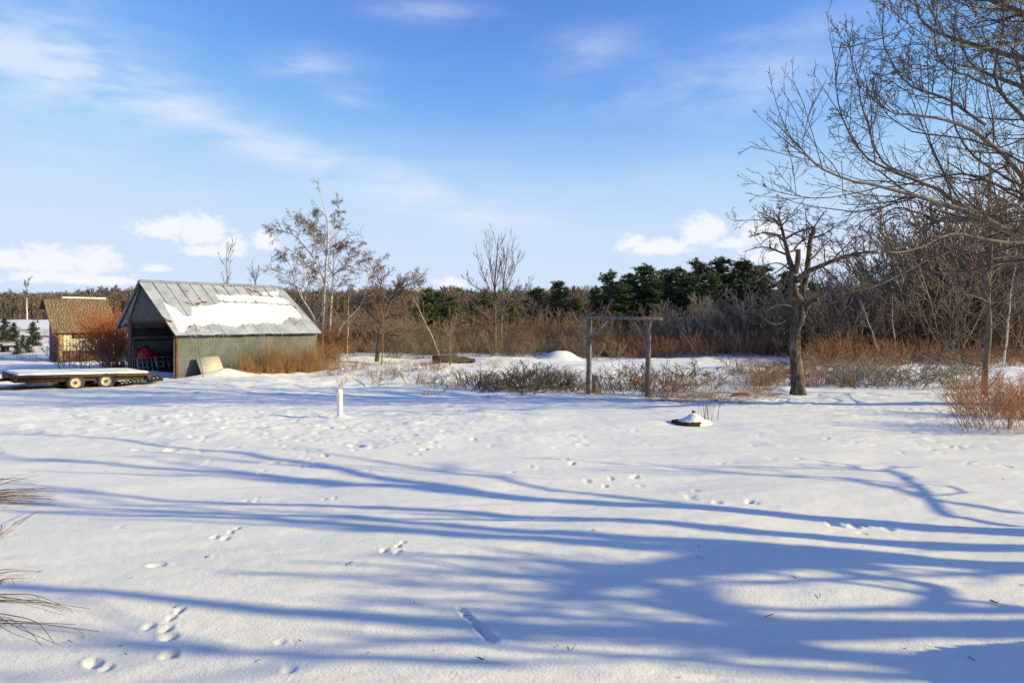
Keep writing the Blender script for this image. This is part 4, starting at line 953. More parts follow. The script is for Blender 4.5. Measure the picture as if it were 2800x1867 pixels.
def big_tree():
    """spreading tree whose trunk stands just outside the right edge; its limbs fill the upper right"""
    rng = np.random.default_rng(71); D = 19.0
    r8 = lambda x, y: (2050 + x * .4338, y * .4338)
    r7 = lambda x, y: (2300 + x * .3953, 600 + y * .3953)
    bx, by = 17.2, 19.5; bz = G0(bx, by)
    t = thing('spreading_tree', 'huge bare spreading tree reaching in from the right edge', 'tree', (bx, by, bz))
    trunk = resample([(bx, by, bz - .2), (bx + .1, by, bz + 1.5), (bx - .1, by, bz + 3.5), (bx, by + .1, bz + 6), (bx - .4, by, bz + 9), (bx - .6, by + .3, bz + 13)], 18)
    tw = np.interp(np.linspace(0, 1, 18), [0, .1, .4, .7, 1], [.62, .48, .42, .30, .12]); Geo().tube(trunk, tw, 16, True, .1, rng).build('trunk', M['bark'], t, smooth=True)
    L = []
    def limb(pl, conv, w0, w1, Y=(D, D), frm=None, P=16):
        p = traced(pl, Y, conv, P)
        if frm is not None:
            s0 = np.array([bx, by, bz + frm]); p = resample(np.vstack([[s0], p]), P + 3, 1)
        p = p + np.vstack([[[0, 0, 0]], np.cumsum(rng.normal(size=(len(p) - 1, 3)) * .028, 0)]); r = np.linspace(w0 * .62, w1 * .8, len(p)); Geo().tube(p, r, 8, True, .14, rng).build('limb', M['bark'], t, smooth=True); L.append((p, r)); return p
    limb([(1860, 1640), (1600, 1500), (1400, 1385), (1100, 1305), (850, 1230), (650, 1190), (450, 1110), (300, 1010), (235, 890), (150, 800)], r8, .17, .012, (D, D - 3), 3.2, 22)
    limb([(1820, 1500), (1500, 1370), (1250, 1240), (1050, 1120), (850, 1040), (700, 955), (620, 870), (545, 700), (520, 540), (515, 390)], r8, .15, .011, (D, D - 1), 4.2, 22)
    limb([(1900, 1300), (1729, 1070), (1600, 920), (1490, 790), (1200, 710), (950, 720), (820, 650), (780, 560)], r8, .15, .012, (D, D - 2.5), 5.5, 20)
    limb([(1490, 790), (1320, 660), (1050, 560), (930, 420), (890, 250), (870, 110)], r8, .07, .010, (D - 1, D))
    limb([(1860, 900), (1700, 720), (1545, 580), (1510, 440), (1560, 350), (1585, 100), (1600, -120)], r8, .13, .02, (D, D + 1), 6.8)
    limb([(1860, 800), (1660, 640), (1700, 560), (1760, 420), (1800, 200), (1790, -100)], r8, .12, .02, (D, D - 1.5), 7.4)
    limb([(1729, 1050), (1400, 920), (1100, 900), (950, 860), (850, 740), (800, 620)], r8, .09, .010, (D - .5, D + 1.5), 4.9)
    limb([(1060, 1120), (900, 1060), (820, 980), (800, 880), (740, 700), (700, 500), (640, 280)], r8, .06, .008, (D - .9, D - 2))
    limb([(1860, 20), (1600, 30), (1400, 70), (1200, 55), (1050, 20), (950, -60)], r8, .06, .010, (D - 2, D - 4), 9.5)
    limb([(1900, 240), (1650, 300), (1450, 325), (1250, 290), (1100, 190), (990, 100), (870, 30)], r8, .07, .009, (D - 2, D - 4), 8.4)
    limb([(1900, 140), (1650, 200), (1420, 240), (1200, 230), (1020, 210), (920, 150)], r8, .06, .009, (D - 2, D - 3.4), 8.9)
    limb([(1880, 520), (1700, 470), (1560, 420), (1300, 470), (1100, 440), (980, 440), (860, 470)], r8, .06, .009, (D - 1, D - 3), 7.4)
    limb([(1550, 560), (1420, 480), (1300, 400), (1200, 300), (1180, 120), (1160, -40)], r8, .055, .012, (D, D - 1))
    limb([(1420, 110), (1400, 0), (1410, -150)], r8, .04, .02, (D - 1, D - 1))
    limb([(1420, 1000), (1300, 830), (1250, 700), (1240, 560), (1280, 380), (1270, 150), (1300, -60)], r8, .07, .012, (D + 1, D + 1.5), 5.0)
    limb([(1500, 170), (1265, 160), (1150, 150), (1000, 110), (880, 40), (750, 90), (600, 190), (500, 210), (330, 180), (150, 230)], r7, .11, .012, (D - 1, D - 4), 2.9, 20)
    limb([(1400, 60), (1000, 120), (800, 190), (600, 260), (400, 370), (250, 450), (0, 490)], r7, .10, .012, (D + .5, D - 1), 3.0, 20)
    limb([(1500, 300), (1265, 320), (1100, 330), (900, 390), (600, 390), (300, 420), (100, 380)], r7, .10, .012, (D + 1, D + 2), 2.4, 20)
    limb([(1729, 1250), (1400, 1060), (1200, 1110), (1000, 1140), (800, 1180), (500, 1240), (240, 1190)], r8, .07, .010, (D + 1, D - 1), 4.4, 18)
    limb([(1400, 1385), (1200, 1400), (1000, 1340), (900, 1300), (800, 1370), (700, 1500)], r8, .06, .010, (D - 1, D + 1))
    limb([(1729, 600), (1640, 300), (1700, 100), (1729, -100)], r8, .05, .015, (D, D + 2))
    # limbs away from the picture, so that the crown is whole
    for k in range(9):
        a = math.radians(-60 + k * 32); h = 4 + k * .9; s0 = np.array([bx, by, bz + h]); d = np.array([math.cos(a), math.sin(a), .55])
        p = resample([s0, s0 + d * 2.5, s0 + d * 5 + Z1 * .3, s0 + d * (7 - k * .3) + Z1 * 1.6], 16); r = np.linspace(.13, .015, 16)
        Geo().tube(p, r, 8, True, .08, rng).build('limb', M['bark'], t, smooth=True); L.append((p, r))
    P = np.stack([resample(p, 20, 0) for p, r in L]); R = np.stack([np.interp(np.linspace(0, 1, 20), np.linspace(0, 1, len(r)), r) for p, r in L]); R = np.minimum(R, .07)
    g = Geo()
    tp, trd = grow(rng, P, R, 4, .86, 1.0, (4, 26), .13, 6, .8, .07, .06, rtip=.2, taper=0, lmin=.8); trd = floor_r(trd, .005); g.tubes(tp, trd, 4)
    stack_twigs(g, rng, tp, trd, [dict(n=5, t0=.2, t1=1, ang=(22, 50), lf=.4, P=4, rr=.6, wig=.12, up=.05), dict(n=3, t0=.2, t1=1, ang=(25, 50), lf=.45, P=3, rr=.7, wig=.12)], (.006, .005))
    stack_twigs(g, rng, P, R, [dict(n=16, t0=.12, t1=.96, ang=(28, 60), lf=.34, P=8, rr=.45, wig=.10, up=.07, lmin=.9, taper=.62), dict(n=6, t0=.12, t1=1, ang=(28, 58), lf=.46, P=6, rr=.55, wig=.12, up=.06, lmin=.35),
                               dict(n=4, t0=.2, t1=1, ang=(28, 60), lf=.42, P=3, rr=.6, wig=.14, up=.03, lmin=.1)], (.009, .0065, .005))
    g.build('crown', M['twig_dark'], t)
big_tree()

def sapling_right():
    rng = np.random.default_rng(73); D = 24.5
    r7 = lambda x, y: (2300 + x * .3953, 600 + y * .3953)
    b = at(2698, 1080, D); b[2] = G0(b[0], b[1])
    t = thing('young_tree', 'slender straight young tree behind the rusty bush at the right', 'tree', b)
    p = traced([(990, 1230), (1000, 1000), (1018, 850), (1030, 720), (1015, 600), (1020, 450), (1032, 300), (1040, 150), (1028, 0), (1020, -150), (1030, -400)], D, r7, 22)
    r = np.linspace(.12, .02, 22); Geo().tube(p, r, 10, True, .1, rng).build('trunk', M['bark'], t, smooth=True)
    g = Geo()
    stack_twigs(g, rng, p[None], np.minimum(r, .05)[None], [dict(n=44, t0=.2, t1=1, ang=(45, 85), lf=.32, P=6, rr=.55, wig=.16, up=.0, lmin=.7, taper=.55), dict(n=6, t0=.2, t1=1, ang=(25, 60), lf=.42, P=4, rr=.6, wig=.18, up=.05), dict(n=3, t0=.2, t1=1, ang=(25, 60), lf=.5, P=3, rr=.6, wig=.18, up=.03)], (.010, .007, .006))
    g.build('crown', M['twig'], t)
    # pale twisting low boughs nearer by
    D2 = 20.0; g = Geo(); L = []
    for pl in ([(560, 530), (640, 600), (740, 612), (830, 590), (900, 560)], [(620, 770), (660, 850), (740, 875), (830, 855)], [(700, 920), (780, 900), (850, 945), (940, 950), (1000, 900)], [(860, 380), (900, 420), (960, 440), (1030, 470)], [(740, 960), (830, 985), (960, 1010)]):
        L.append(traced(pl, (D, D2), r7, 12))
    P = np.stack(L); R = np.tile(np.linspace(.012, .022, 12), (len(L), 1)); g.tubes(P, R, 5)
    stack_twigs(g, rng, P, R, [dict(n=7, t0=.1, t1=1, ang=(30, 75), lf=.4, P=5, rr=.6, wig=.22, up=.03), dict(n=4, t0=.2, t1=1, ang=(30, 60), lf=.5, P=3, rr=.6, wig=.2)], (.006, .005))
    g.build('low_boughs', M['bark'], t)
sapling_right()

def generic_tree(name, label, base, h, seed, m_trunk, m_twig, r=.12, spec=None, lean=(0, 0), n1=16, ang=(25, 50), lf=.45, up=.12, group=None, rmin=(.015, .011, .009), crook=.03):
    rng = np.random.default_rng(seed); b = np.array([base[0], base[1], G0(base[0], base[1])])
    t = thing(name, label, 'tree', b, group)
    k = np.linspace(0, 1, 14)[:, None]; p = b + np.array([[lean[0], lean[1], h]]) * k + np.cumsum(rng.normal(size=(14, 3)), 0) * crook * np.array([1, 1, 0]) * (k > 0); p[0, 2] -= .15
    ra = np.linspace(r, r * .12, 14); Geo().tube(p, ra, 8, True, .08, rng).build('trunk', M[m_trunk], t, smooth=True)
    g = Geo(); spec = spec or [dict(n=n1, t0=.22, t1=.97, ang=ang, lf=lf, P=6, rr=.55, wig=.09, up=up, taper=.6), dict(n=6, t0=.2, t1=1, ang=(22, 48), lf=.42, P=4, rr=.55, wig=.12, up=up * .8), dict(n=4, t0=.2, t1=1, ang=(22, 50), lf=.45, P=3, rr=.6, wig=.14, up=.03)]
    stack_twigs(g, rng, p[None], ra[None], spec, rmin); g.build('crown', M[m_twig], t)
    return t

def birches():
    rng = np.random.default_rng(81); D = 50.0; cv = lambda x, y: (680 + x * .3826, 460 + y * .3826)
    def birch(label, polys, D, seed, twn=(13, 7, 4)):
        rng = np.random.default_rng(seed); L = []
        b = traced(polys[0][0], D, cv, 10)[0]; b[2] = G0(b[0], b[1]); t = thing('birch_tree', label, 'tree', b, 'birches by the barn')
        for i, (pl, w0, w1) in enumerate(polys):
            if i == 0 or pl[0][1] > 1050:
                p = traced(pl, D + .4 * i, cv, 18); q = p[0].copy(); q[2] = G0(q[0], q[1]) - .2; p = resample(np.vstack([[q], p]), 20, 1); nm = 'trunk'
            else: p = traced(pl, (D, D + (i % 3 - 1) * 1.5), cv, 20); nm = 'limb'
            r = np.linspace(w0, w1, 20) / 2; Geo().tube(p, r, 8, True, .08, rng).build(nm, M['birch'], t, smooth=True); L.append((p, r))
        P = np.stack([p for p, r in L]); R = np.minimum(np.stack([r for p, r in L]), .05); g = Geo()
        stack_twigs(g, rng, P, R, [dict(n=twn[0] + 5, t0=.12, t1=.94, ang=(25, 60), lf=.27, P=7, rr=.45, wig=.12, up=.05, droop=.2, lmin=.4, taper=.55), dict(n=twn[1], t0=.1, t1=1, ang=(25, 60), lf=.5, P=4, rr=.6, wig=.15, up=-.10, lmin=.2), dict(n=twn[2] - 1, t0=.1, t1=1, ang=(20, 60), lf=.6, P=3, rr=.7, wig=.15, up=-.14, lmin=.18)], (.014, .010, .009))
        g.build('crown', M['birch_twig'], t)
    birch('tall white birch behind the barn with a tufted top', [([(525, 1120), (540, 900), (550, 750), (568, 500), (575, 400), (545, 280), (525, 220), (500, 150), (495, 110)], .30, .03),
        ([(545, 830), (500, 700), (450, 620), (400, 560), (330, 480), (230, 440), (130, 440)], .16, .03), ([(570, 500), (600, 440), (640, 360), (650, 250), (640, 220)], .10, .02), ([(450, 620), (480, 520), (440, 440), (370, 360), (290, 340)], .08, .02),
        ([(470, 540), (465, 400), (480, 310)], .06, .02), ([(545, 700), (560, 600), (520, 480), (420, 420), (300, 350), (260, 400)], .09, .02)], 50.0, 82, (15, 7, 4))
    birch('white twin-stem birch just right of the tall tufted birch', [([(580, 1120), (595, 900), (612, 720), (600, 560), (640, 480)], .22, .03), ([(610, 760), (700, 690), (760, 600), (800, 515)], .10, .02), ([(605, 900), (720, 730), (790, 660), (880, 655), (990, 655)], .11, .02), ([(600, 640), (650, 560), (720, 530)], .07, .02)], 51.0, 83, (16, 7, 4))
    birch('leaning dark-limbed birch arching left over the barn roof', [([(480, 1090), (430, 1000), (370, 920), (340, 830), (290, 770), (220, 740), (110, 695)], .18, .03), ([(370, 920), (400, 760), (380, 640), (280, 570)], .10, .02), ([(330, 820), (300, 700), (250, 620), (215, 590)], .08, .02), ([(400, 950), (430, 800), (470, 680)], .07, .02)], 47.5, 84, (14, 6, 4))
    birch('small pale birch leaning right of the twin-stem birch', [([(640, 1150), (720, 1060), (820, 970), (850, 800), (850, 680), (830, 600), (880, 550)], .12, .02), ([(820, 970), (930, 930), (980, 860)], .07, .02), ([(850, 780), (900, 740), (940, 700)], .05, .02)], 49.0, 85, (14, 6, 4))
birches()

def lone_trees():
    rng = np.random.default_rng(91); cv = lambda x, y: (1150 + x * .306, 620 + y * .306); D = 57.0
    b = at(1353, 965, D); b[2] = G0(b[0], b[1]); t = thing('maple_tree', 'bare upright maple with two stems standing before the brown thicket', 'tree', b)
    L = []
    def lb(nm, pl, w0, w1, y): p = traced(pl, y, cv, 18); r = np.linspace(w0, w1, 18) / 2; Geo().tube(p, r, 8, True, .06, rng).build(nm, M['bark'], t, smooth=True); L.append((p, r))
    lb('trunk', [(662, 1150), (665, 900), (665, 700), (660, 500), (680, 300), (698, 90)], .34, .03, (D, D)); lb('trunk', [(720, 1130), (715, 900), (730, 700), (740, 500), (770, 300), (775, 140)], .26, .03, (D, D + .5))
    for pl in ([(665, 700), (600, 520), (540, 370), (495, 250)], [(660, 560), (620, 380), (610, 230), (615, 110)], [(665, 640), (560, 580), (480, 530), (420, 470)], [(730, 680), (790, 520), (840, 380), (880, 270)], [(740, 560), (800, 420), (830, 220)], [(665, 950), (560, 870), (460, 820), (385, 770)],
               [(730, 780), (820, 690), (900, 600), (985, 510)], [(725, 850), (830, 790), (940, 760), (1050, 700)], [(665, 760), (700, 600), (720, 430), (760, 280)], [(665, 860), (560, 760), (470, 720)], [(725, 720), (860, 650), (960, 560)], [(668, 560), (690, 420), (740, 240)]):
        lb('limb', pl, .075, .015, (D, D + rng.normal() * 1.2))
    P = np.stack([p for p, r in L]); R = np.minimum(np.stack([r for p, r in L]), .05); g = Geo()
    stack_twigs(g, rng, P, R, [dict(n=15, t0=.2, t1=1, ang=(18, 42), lf=.30, P=5, rr=.5, wig=.06, up=.12, lmin=.6, taper=.35), dict(n=5, t0=.2, t1=1, ang=(18, 42), lf=.48, P=3, rr=.6, wig=.08, up=.08)], (.012, .009)); g.build('crown', M['twig'], t)
    # crooked little tree by the low walls
    cv = lambda x, y: (680 + x * .3826, 460 + y * .3826); D = 45.0
    b = at(1032, 985, D); b[2] = G0(b[0], b[1]); t = thing('crooked_tree', 'small crooked dark tree between the low concrete walls', 'tree', b); L = []
    lb('trunk', [(915, 1380), (925, 1280), (930, 1180), (960, 1100), (990, 1020), (1010, 940)], .30, .14, (D, D))
    for pl in ([(1010, 950), (1060, 880), (1130, 840), (1200, 800), (1240, 770)], [(990, 1020), (960, 940), (940, 860), (950, 800)], [(950, 1110), (880, 1050), (820, 1000), (780, 900)], [(1010, 940), (1080, 900), (1180, 890), (1230, 840)], [(930, 1200), (1000, 1180), (1080, 1200), (1150, 1150)], [(970, 1080), (1050, 1040), (1120, 1060)], [(930, 1180), (860, 1120), (790, 1130)], [(1000, 960), (900, 900), (860, 830)], [(1040, 900), (1060, 840), (1110, 800)]):
        lb('limb', pl, .13, .02, (D, D + rng.normal()))
    P = np.stack([p for p, r in L]); R = np.minimum(np.stack([r for p, r in L]), .04); g = Geo()
    stack_twigs(g, rng, P, R, [dict(n=20, t0=.15, t1=1, ang=(35, 80), lf=.45, P=5, rr=.5, wig=.2, up=.06, lmin=.6, taper=.3), dict(n=8, t0=.2, t1=1, ang=(30, 70), lf=.5, P=3, rr=.6, wig=.2), dict(n=3, t0=.2, t1=1, ang=(30, 70), lf=.5, P=3, rr=.6, wig=.2)], (.014, .011, .010)); g.build('crown', M['twig_brown'], t)
    sp = [dict(n=14, t0=.3, t1=.97, ang=(15, 35), lf=.3, P=5, rr=.5, wig=.06, up=.10, taper=.5), dict(n=6, t0=.2, t1=1, ang=(20, 45), lf=.4, P=3, rr=.6, wig=.1, up=.05)]
    x = at(623, 900, 56); generic_tree('poplar_tree', 'taller of two thin dark poplars showing above the barn ridge', x, 7.2 + 1.5, 101, 'bark', 'twig', .09, sp, rmin=(.016, .012))
    x = at(692, 900, 57); generic_tree('poplar_tree', 'shorter of two thin dark poplars showing above the barn ridge', x, 6.9, 102, 'bark', 'twig', .08, sp, rmin=(.016, .012))
    x = at(950, 990, 47); generic_tree('birch_sapling', 'thin white sapling standing right of the barn corner', x, 4.6, 103, 'birch', 'twig_brown', .05, sp, rmin=(.012, .010))
    x = at(1043, 1000, 43.5); generic_tree('birch_sapling', 'thin reddish sapling beside the crooked small tree', x, 5.0, 104, 'twig_red', 'twig_brown', .045, sp, rmin=(.011, .009))
    x = at(1205, 960, 52); generic_tree('birch_sapling', 'thin pale sapling leaning left before the green pines', x, 5.2, 105, 'birch', 'twig_brown', .05, sp, lean=(-2.2, 0), rmin=(.012, .010))
    x = at(1230, 995, 44); generic_tree('young_tree', 'small bushy bare tree in front of the broken concrete wall', x, 3.4, 106, 'bark', 'twig_brown', .05, [dict(n=16, t0=.15, t1=.97, ang=(30, 60), lf=.5, P=5, rr=.6, wig=.12, up=.08, taper=.4), dict(n=7, t0=.2, t1=1, ang=(25, 55), lf=.45, P=3, rr=.6, wig=.15, up=.05)], rmin=(.012, .009))
    x = at(556, 1015, 32.6); generic_tree('sapling', 'thin bare sapling in front of the leaning plywood sheet', (x[0], x[1]), 2.45, 107, 'bark', 'twig', .022, [dict(n=5, t0=.3, t1=.9, ang=(25, 45), lf=.4, P=4, rr=.5, wig=.06, up=.1)], lean=(-.45, 0), rmin=(.008,), crook=.015)
    # birches in the right-hand wood
    for (u, v, Y, h, ln, lab) in ((2408, 955, 46, 4.2, (-1.3, 0), 'left one of two slim white birches leaning in the right-hand wood'), (2447, 960, 47, 4.4, (-.2, 0), 'right one of two slim white birches in the right-hand wood'), (2738, 960, 36, 7, (.7, 0), 'taller white birch trunk behind the slender young tree')):
        x = at(u, v, Y); generic_tree('birch_tree', lab, x, h, int(u), 'birch', 'birch_twig', .055, lean=ln, n1=12, lf=.3, rmin=(.012, .010, .008), group='birches in the right-hand wood')
lone_trees()

# pines ------------------------------------------------------------
def pine_arrays(seed, h=8.6, w=1.8, spruce=False):
    rng = np.random.default_rng(seed); tr = Geo(); nd = Geo()
    tr.tube(resample([(0, 0, -.2), (.05, 0, h * .5), (0, .03, h * .98)], 10), np.linspace(.15, .02, 10), 7, False)
    bp, br, tips = [], [], []
    z = h * .05
    while z < h * .97:
        f = z / h; L0 = w * ((1 - f) ** .8 * .95 + .10) * (.8 + .45 * rng.random())
        n = rng.integers(5, 8)
        for k in range(n):
            a = rng.random() * 6.283; L = L0 * (.35 + .95 * rng.random())
            if rng.random() < .22 and not spruce: continue
            up = (.35 if not spruce else -.05) + .5 * f
            d = np.array([math.cos(a), math.sin(a), up]); p = np.array([0, 0, z]) + d * L * np.linspace(0, 1, 5)[:, None]; p[:, 2] += .12 * L * np.linspace(0, 1, 5) ** 2 * (1 if not spruce else -1)
            bp.append(p); br.append(np.linspace(.03, .008, 5))
            m = max(4, int(L * 11)); t = .15 + .9 * rng.random(m) ** .7
            tips.append(np.array([0, 0, z]) + d * (L * t)[:, None] + rng.normal(size=(m, 3)) * np.array([.20, .20, .14]) * (.5 + L * .25))
        z += .24 + .14 * rng.random()
    for k in range(8): tips.append(np.array([[0, 0, h * (.93 + .1 * rng.random())]]) + rng.normal(size=(1, 3)) * .08)
    tr.tubes(np.stack(bp), np.stack(br), 3)
    c = np.vstack(tips); K = 11; N = len(c)
    d = norm(rng.normal(size=(N, K, 3)) + np.array([0, 0, .55])); s = (.16 + .18 * rng.random((N, K, 1))) * (.75 if spruce else 1)
    side = norm(np.cross(d, rng.normal(size=(N, K, 3)))) * .045
    b = c[:, None, :] + rng.normal(size=(N, K, 3)) * .05
    V = np.stack([b - side, b + side, b + d * s], 2).reshape(-1, 3); T = np.arange(len(V)).reshape(-1, 3)
    nd.add(V, None, T)
    return tr, nd
PINES = {}
def pine(name, label, u, v_top, Y, proto, group, wscale=1.0, needle='needles', z_base=None):
    if proto not in PINES:
        tr, nd = pine_arrays(proto, spruce=proto >= 900)
        a = tr.mesh('pine_trunk'); a.materials.append(M['bark']); b = nd.mesh('pine_needles'); b.materials.append(M[needle]); PINES[proto] = (a, b)
    x = (u - 1400) / FPX * Y; z0 = G0(x, Y); H = EYE - (v_top - HOR) / FPX * Y - z0; s = H / 8.7
    t = thing(name, label, 'tree', (x, Y, z0), group); t.scale = (s * wscale, s * wscale, s); t.rotation_euler = (0, 0, (u * 1.7) % 6.28)
    for nm, me in zip(('trunk', 'crown'), PINES[proto]):
        o = bpy.data.objects.new(nm, me); COL.objects.link(o); o.parent = t
GP = 'pines behind the thicket'
for k, (u, v, Y, w, lab) in enumerate(((1668, 742, 72, 1.25, 'first pine of the dark row, stepped low at its left end'), (1722, 748, 74, 1.2, 'low pine tucked right of the left end of the dark row'), (1762, 728, 71, 1.25, 'pointed pine above the left post of the timber frame'), (1821, 738, 74, 1.2, 'narrow pine rising over the right brace of the timber frame'),
        (1856, 732, 76, 1.15, 'pine just right of the narrow one in the dark row'), (1906, 712, 71, 1.35, 'broad tall pine near the middle of the dark row'), (1972, 704, 72, 1.35, 'tallest pine of the dark row, left of the apple tree'), (2028, 714, 73, 1.3, 'pine right next to the apple tree crown'), (2085, 730, 75, 1.35, 'pine seen through the apple tree branches'), (2150, 745, 77, 1.3, 'pine hidden half behind the apple tree trunk'),
        (1628, 785, 78, 1.2, 'dark low pine left of the stepped row'), (1168, 790, 80, 1.3, 'olive green pine right of the crooked small tree'), (1200, 800, 82, 1.3, 'second olive pine in the clump left of the maple'), (1232, 812, 84, 1.2, 'small pine at the right edge of the clump left of the maple'), (1330, 796, 80, 1.3, 'dark pine standing directly behind the maple'),
        (1300, 818, 86, 1.2, 'low pine peeping out left of the maple stems'), (1400, 822, 86, 1.3, 'low pine peeping out right of the maple stems'), (1472, 788, 78, 1.15, 'left of two pointed pines between maple and frame'), (1527, 770, 74, 1.3, 'right, taller of two pointed pines between maple and frame'), (1575, 815, 80, 1.2, 'low pine filling the gap left of the timber frame'),
        (2220, 770, 70, 1.4, 'pine among the bare wood right of the apple tree'), (1795, 765, 69, 1.5, 'short broad pine in front of the row, above the frame beam'), (1880, 760, 69, 1.5, 'short broad pine in front of the row, right of the frame beam'), (1940, 750, 69, 1.4, 'low pine filling the gap before the tallest pine'), (1700, 775, 69, 1.5, 'low bushy pine before the left end of the dark row'), (2060, 758, 69, 1.5, 'low pine filling the gap left of the apple trunk'))):
    pine('pine_tree', lab, u, v, Y, 301 + (k * 3) % 5, GP, w * (1.35 + .3 * ((k * 7) % 5) / 4))
for k, (u, v, Y, w, lab) in enumerate(((90, 878, 68, 1.2, 'pointed little spruce left of the shingled shed'), (14, 868, 78, 1.35, 'leftmost round spruce in the snowy field'), (38, 880, 76, 1.2, 'spruce beside the leftmost one in the snowy field'), (103, 874, 125, 1.2, 'tiny far spruce on the white field edge'), (76, 925, 58, 1.2, 'knee-high spruce seedling below the pointed spruce'), (47, 932, 57, 1.2, 'spruce seedling in the grass at the left'), (62, 914, 64, 1.0, 'spruce seedling just left of the pointed spruce'))):
    pine('spruce_tree', lab, u, v, Y, 901 + k % 2, 'small spruces in the field', w * 1.25, 'needles_b')

# brush --------------------------------------------------------------
BR = [shrub_arrays(200 + k, 14, 3.0, .32, .020, (7, 4), .25, .5, .010, (.42, .45), .08, .10) for k in range(8)]
BT = [shrub_arrays(220 + k, 7, 3.0, .16, .022, (10, 5), .14, .4, .010, (.34, .42), .12, .07) for k in range(5)]
BF = [shrub_arrays(240 + k, 26, 1.6, .2, .010, (3, 0), .3, .5, .008, (.4, .4), .06, .08) for k in range(4)]
STOCK = {}
def stock(key, arrs):
    """an unlinked collection of shrub shapes to scatter"""
    if key not in STOCK:
        c = bpy.data.collections.new(key + '_stock')
        for i, (v, q, t) in enumerate(arrs):
            me = Geo().add(v, q, t).mesh('%s_shape_%02d' % (key, i)); c.objects.link(bpy.data.objects.new('%s_shape_%02d' % (key, i), me))
        STOCK[key] = c
    return STOCK[key]
def scatter(name, label, m, coll, loc, rot, scl, idx, cat):
    """one mass of growth: shapes from a stock set on points by geometry nodes"""
    loc = np.asarray(loc, float); o0 = np.array([loc[:, 0].mean(), loc[:, 1].mean(), loc[:, 2].min()])
    me = bpy.data.meshes.new(name); me.vertices.add(len(loc)); me.vertices.foreach_set('co', (loc - o0).astype(np.float32).ravel())
    for nm, ty, key, val in (('rot', 'FLOAT_VECTOR', 'vector', rot), ('scl', 'FLOAT_VECTOR', 'vector', scl)):
        at_ = me.attributes.new(nm, ty, 'POINT'); at_.data.foreach_set(key, np.asarray(val, np.float32).ravel())
    at_ = me.attributes.new('pick', 'INT', 'POINT'); at_.data.foreach_set('value', np.asarray(idx, np.int32))
    me.materials.append(M[m])
    o = bpy.data.objects.new(name, me); COL.objects.link(o); o.location = o0
    ng = bpy.data.node_groups.new(name + '_growth', 'GeometryNodeTree')
    ng.interface.new_socket('Geometry', in_out='INPUT', socket_type='NodeSocketGeometry'); ng.interface.new_socket('Geometry', in_out='OUTPUT', socket_type='NodeSocketGeometry')
    N = ng.nodes; L = ng.links
    gi, go = N.new('NodeGroupInput'), N.new('NodeGroupOutput'); ci = N.new('GeometryNodeCollectionInfo'); ci.inputs['Collection'].default_value = coll
    ci.inputs['Separate Children'].default_value = True; ci.inputs['Reset Children'].default_value = True
    ip = N.new('GeometryNodeInstanceOnPoints'); ip.inputs['Pick Instance'].default_value = True
    def attr(nm, ty): k = N.new('GeometryNodeInputNamedAttribute'); k.data_type = ty; k.inputs['Name'].default_value = nm; return k.outputs['Attribute']
    sm = N.new('GeometryNodeSetMaterial'); sm.inputs['Material'].default_value = M[m]
    L.new(gi.outputs[0], ip.inputs['Points']); L.new(ci.outputs[0], ip.inputs['Instance']); L.new(attr('pick', 'INT'), ip.inputs['Instance Index'])
    L.new(attr('rot', 'FLOAT_VECTOR'), ip.inputs['Rotation']); L.new(attr('scl', 'FLOAT_VECTOR'), ip.inputs['Scale'])
    L.new(ip.outputs[0], sm.inputs['Geometry']); L.new(sm.outputs[0], go.inputs[0])
    md = o.modifiers.new('growth', 'NODES'); md.node_group = ng
    return tag(o, label, cat, kind='stuff')
stock('brush', BR); stock('sapling', BT); stock('stems', BF)
KEYS = {id(BR): 'brush', id(BT): 'sapling', id(BF): 'stems'}
def thicket(name, label, m, protos, n, ufn, Yr, hfn, seed, cat='thicket', lo=.55):
    rng = np.random.default_rng(seed); loc, rot, scl, idx = [], [], [], []
    for k in range(n):
        u = ufn(rng); Y = Yr[0] + (Yr[1] - Yr[0]) * rng.random(); x = (u - 1400) / FPX * Y; z = G0(x, Y)
        vt = hfn(u) + rng.normal() * 8; H = (EYE - (vt - HOR) / FPX * Y - z) * (lo + (1.08 - lo) * rng.random())
        if H < .25: continue
        i = rng.integers(len(protos)); hp = protos[i][0][:, 2].max(); s_ = H / hp * (1.0 + .35 * rng.random())
        loc.append((x, Y, z)); rot.append((rng.normal() * .05, rng.normal() * .07, rng.random() * 6.28)); scl.append((s_, s_, H / hp)); idx.append(i)
    return scatter(name, label, m, STOCK[KEYS[id(protos)]], loc, rot, scl, idx, cat)
I = np.interp
UV = lambda a, b: (lambda r: a + (b - a) * r.random())
top_mid = lambda u: I(u, [860, 950, 1050, 1150, 1300, 1400, 1500, 1600, 1700, 1800, 2000, 2200], [870, 850, 838, 850, 862, 858, 850, 845, 855, 815, 795, 775])
thicket('thicket', 'brown bare thicket along the far edge of the snow', 'twig_brown', BR, 92, UV(860, 1800), (57, 72), lambda u: top_mid(u) + 6, 1)
thicket('thicket', 'olive-grey bare brush mixed through the far thicket', 'twig_olive', BR, 54, UV(900, 1760), (57, 70), lambda u: top_mid(u) + 14, 2)
thicket('sapling_thicket', 'grey upright saplings standing before the dark pines', 'twig_grey', BT, 52, UV(1760, 2330), (56, 66), lambda u: I(u, [1750, 1850, 2000, 2150, 2330], [835, 808, 785, 765, 745]), 3)
thicket('sapling_thicket', 'brown upright saplings crowding behind the apple tree', 'twig_brown', BT, 30, UV(1900, 2400), (50, 60), lambda u: I(u, [1900, 2100, 2400], [830, 790, 750]), 4)
thicket('woodland', 'tall bare grey-brown woodland filling the right background', 'twig_grey', BT, 40, UV(2250, 2840), (50, 72), lambda u: I(u, [2250, 2400, 2550, 2700, 2900], [740, 640, 560, 500, 470]), 5)
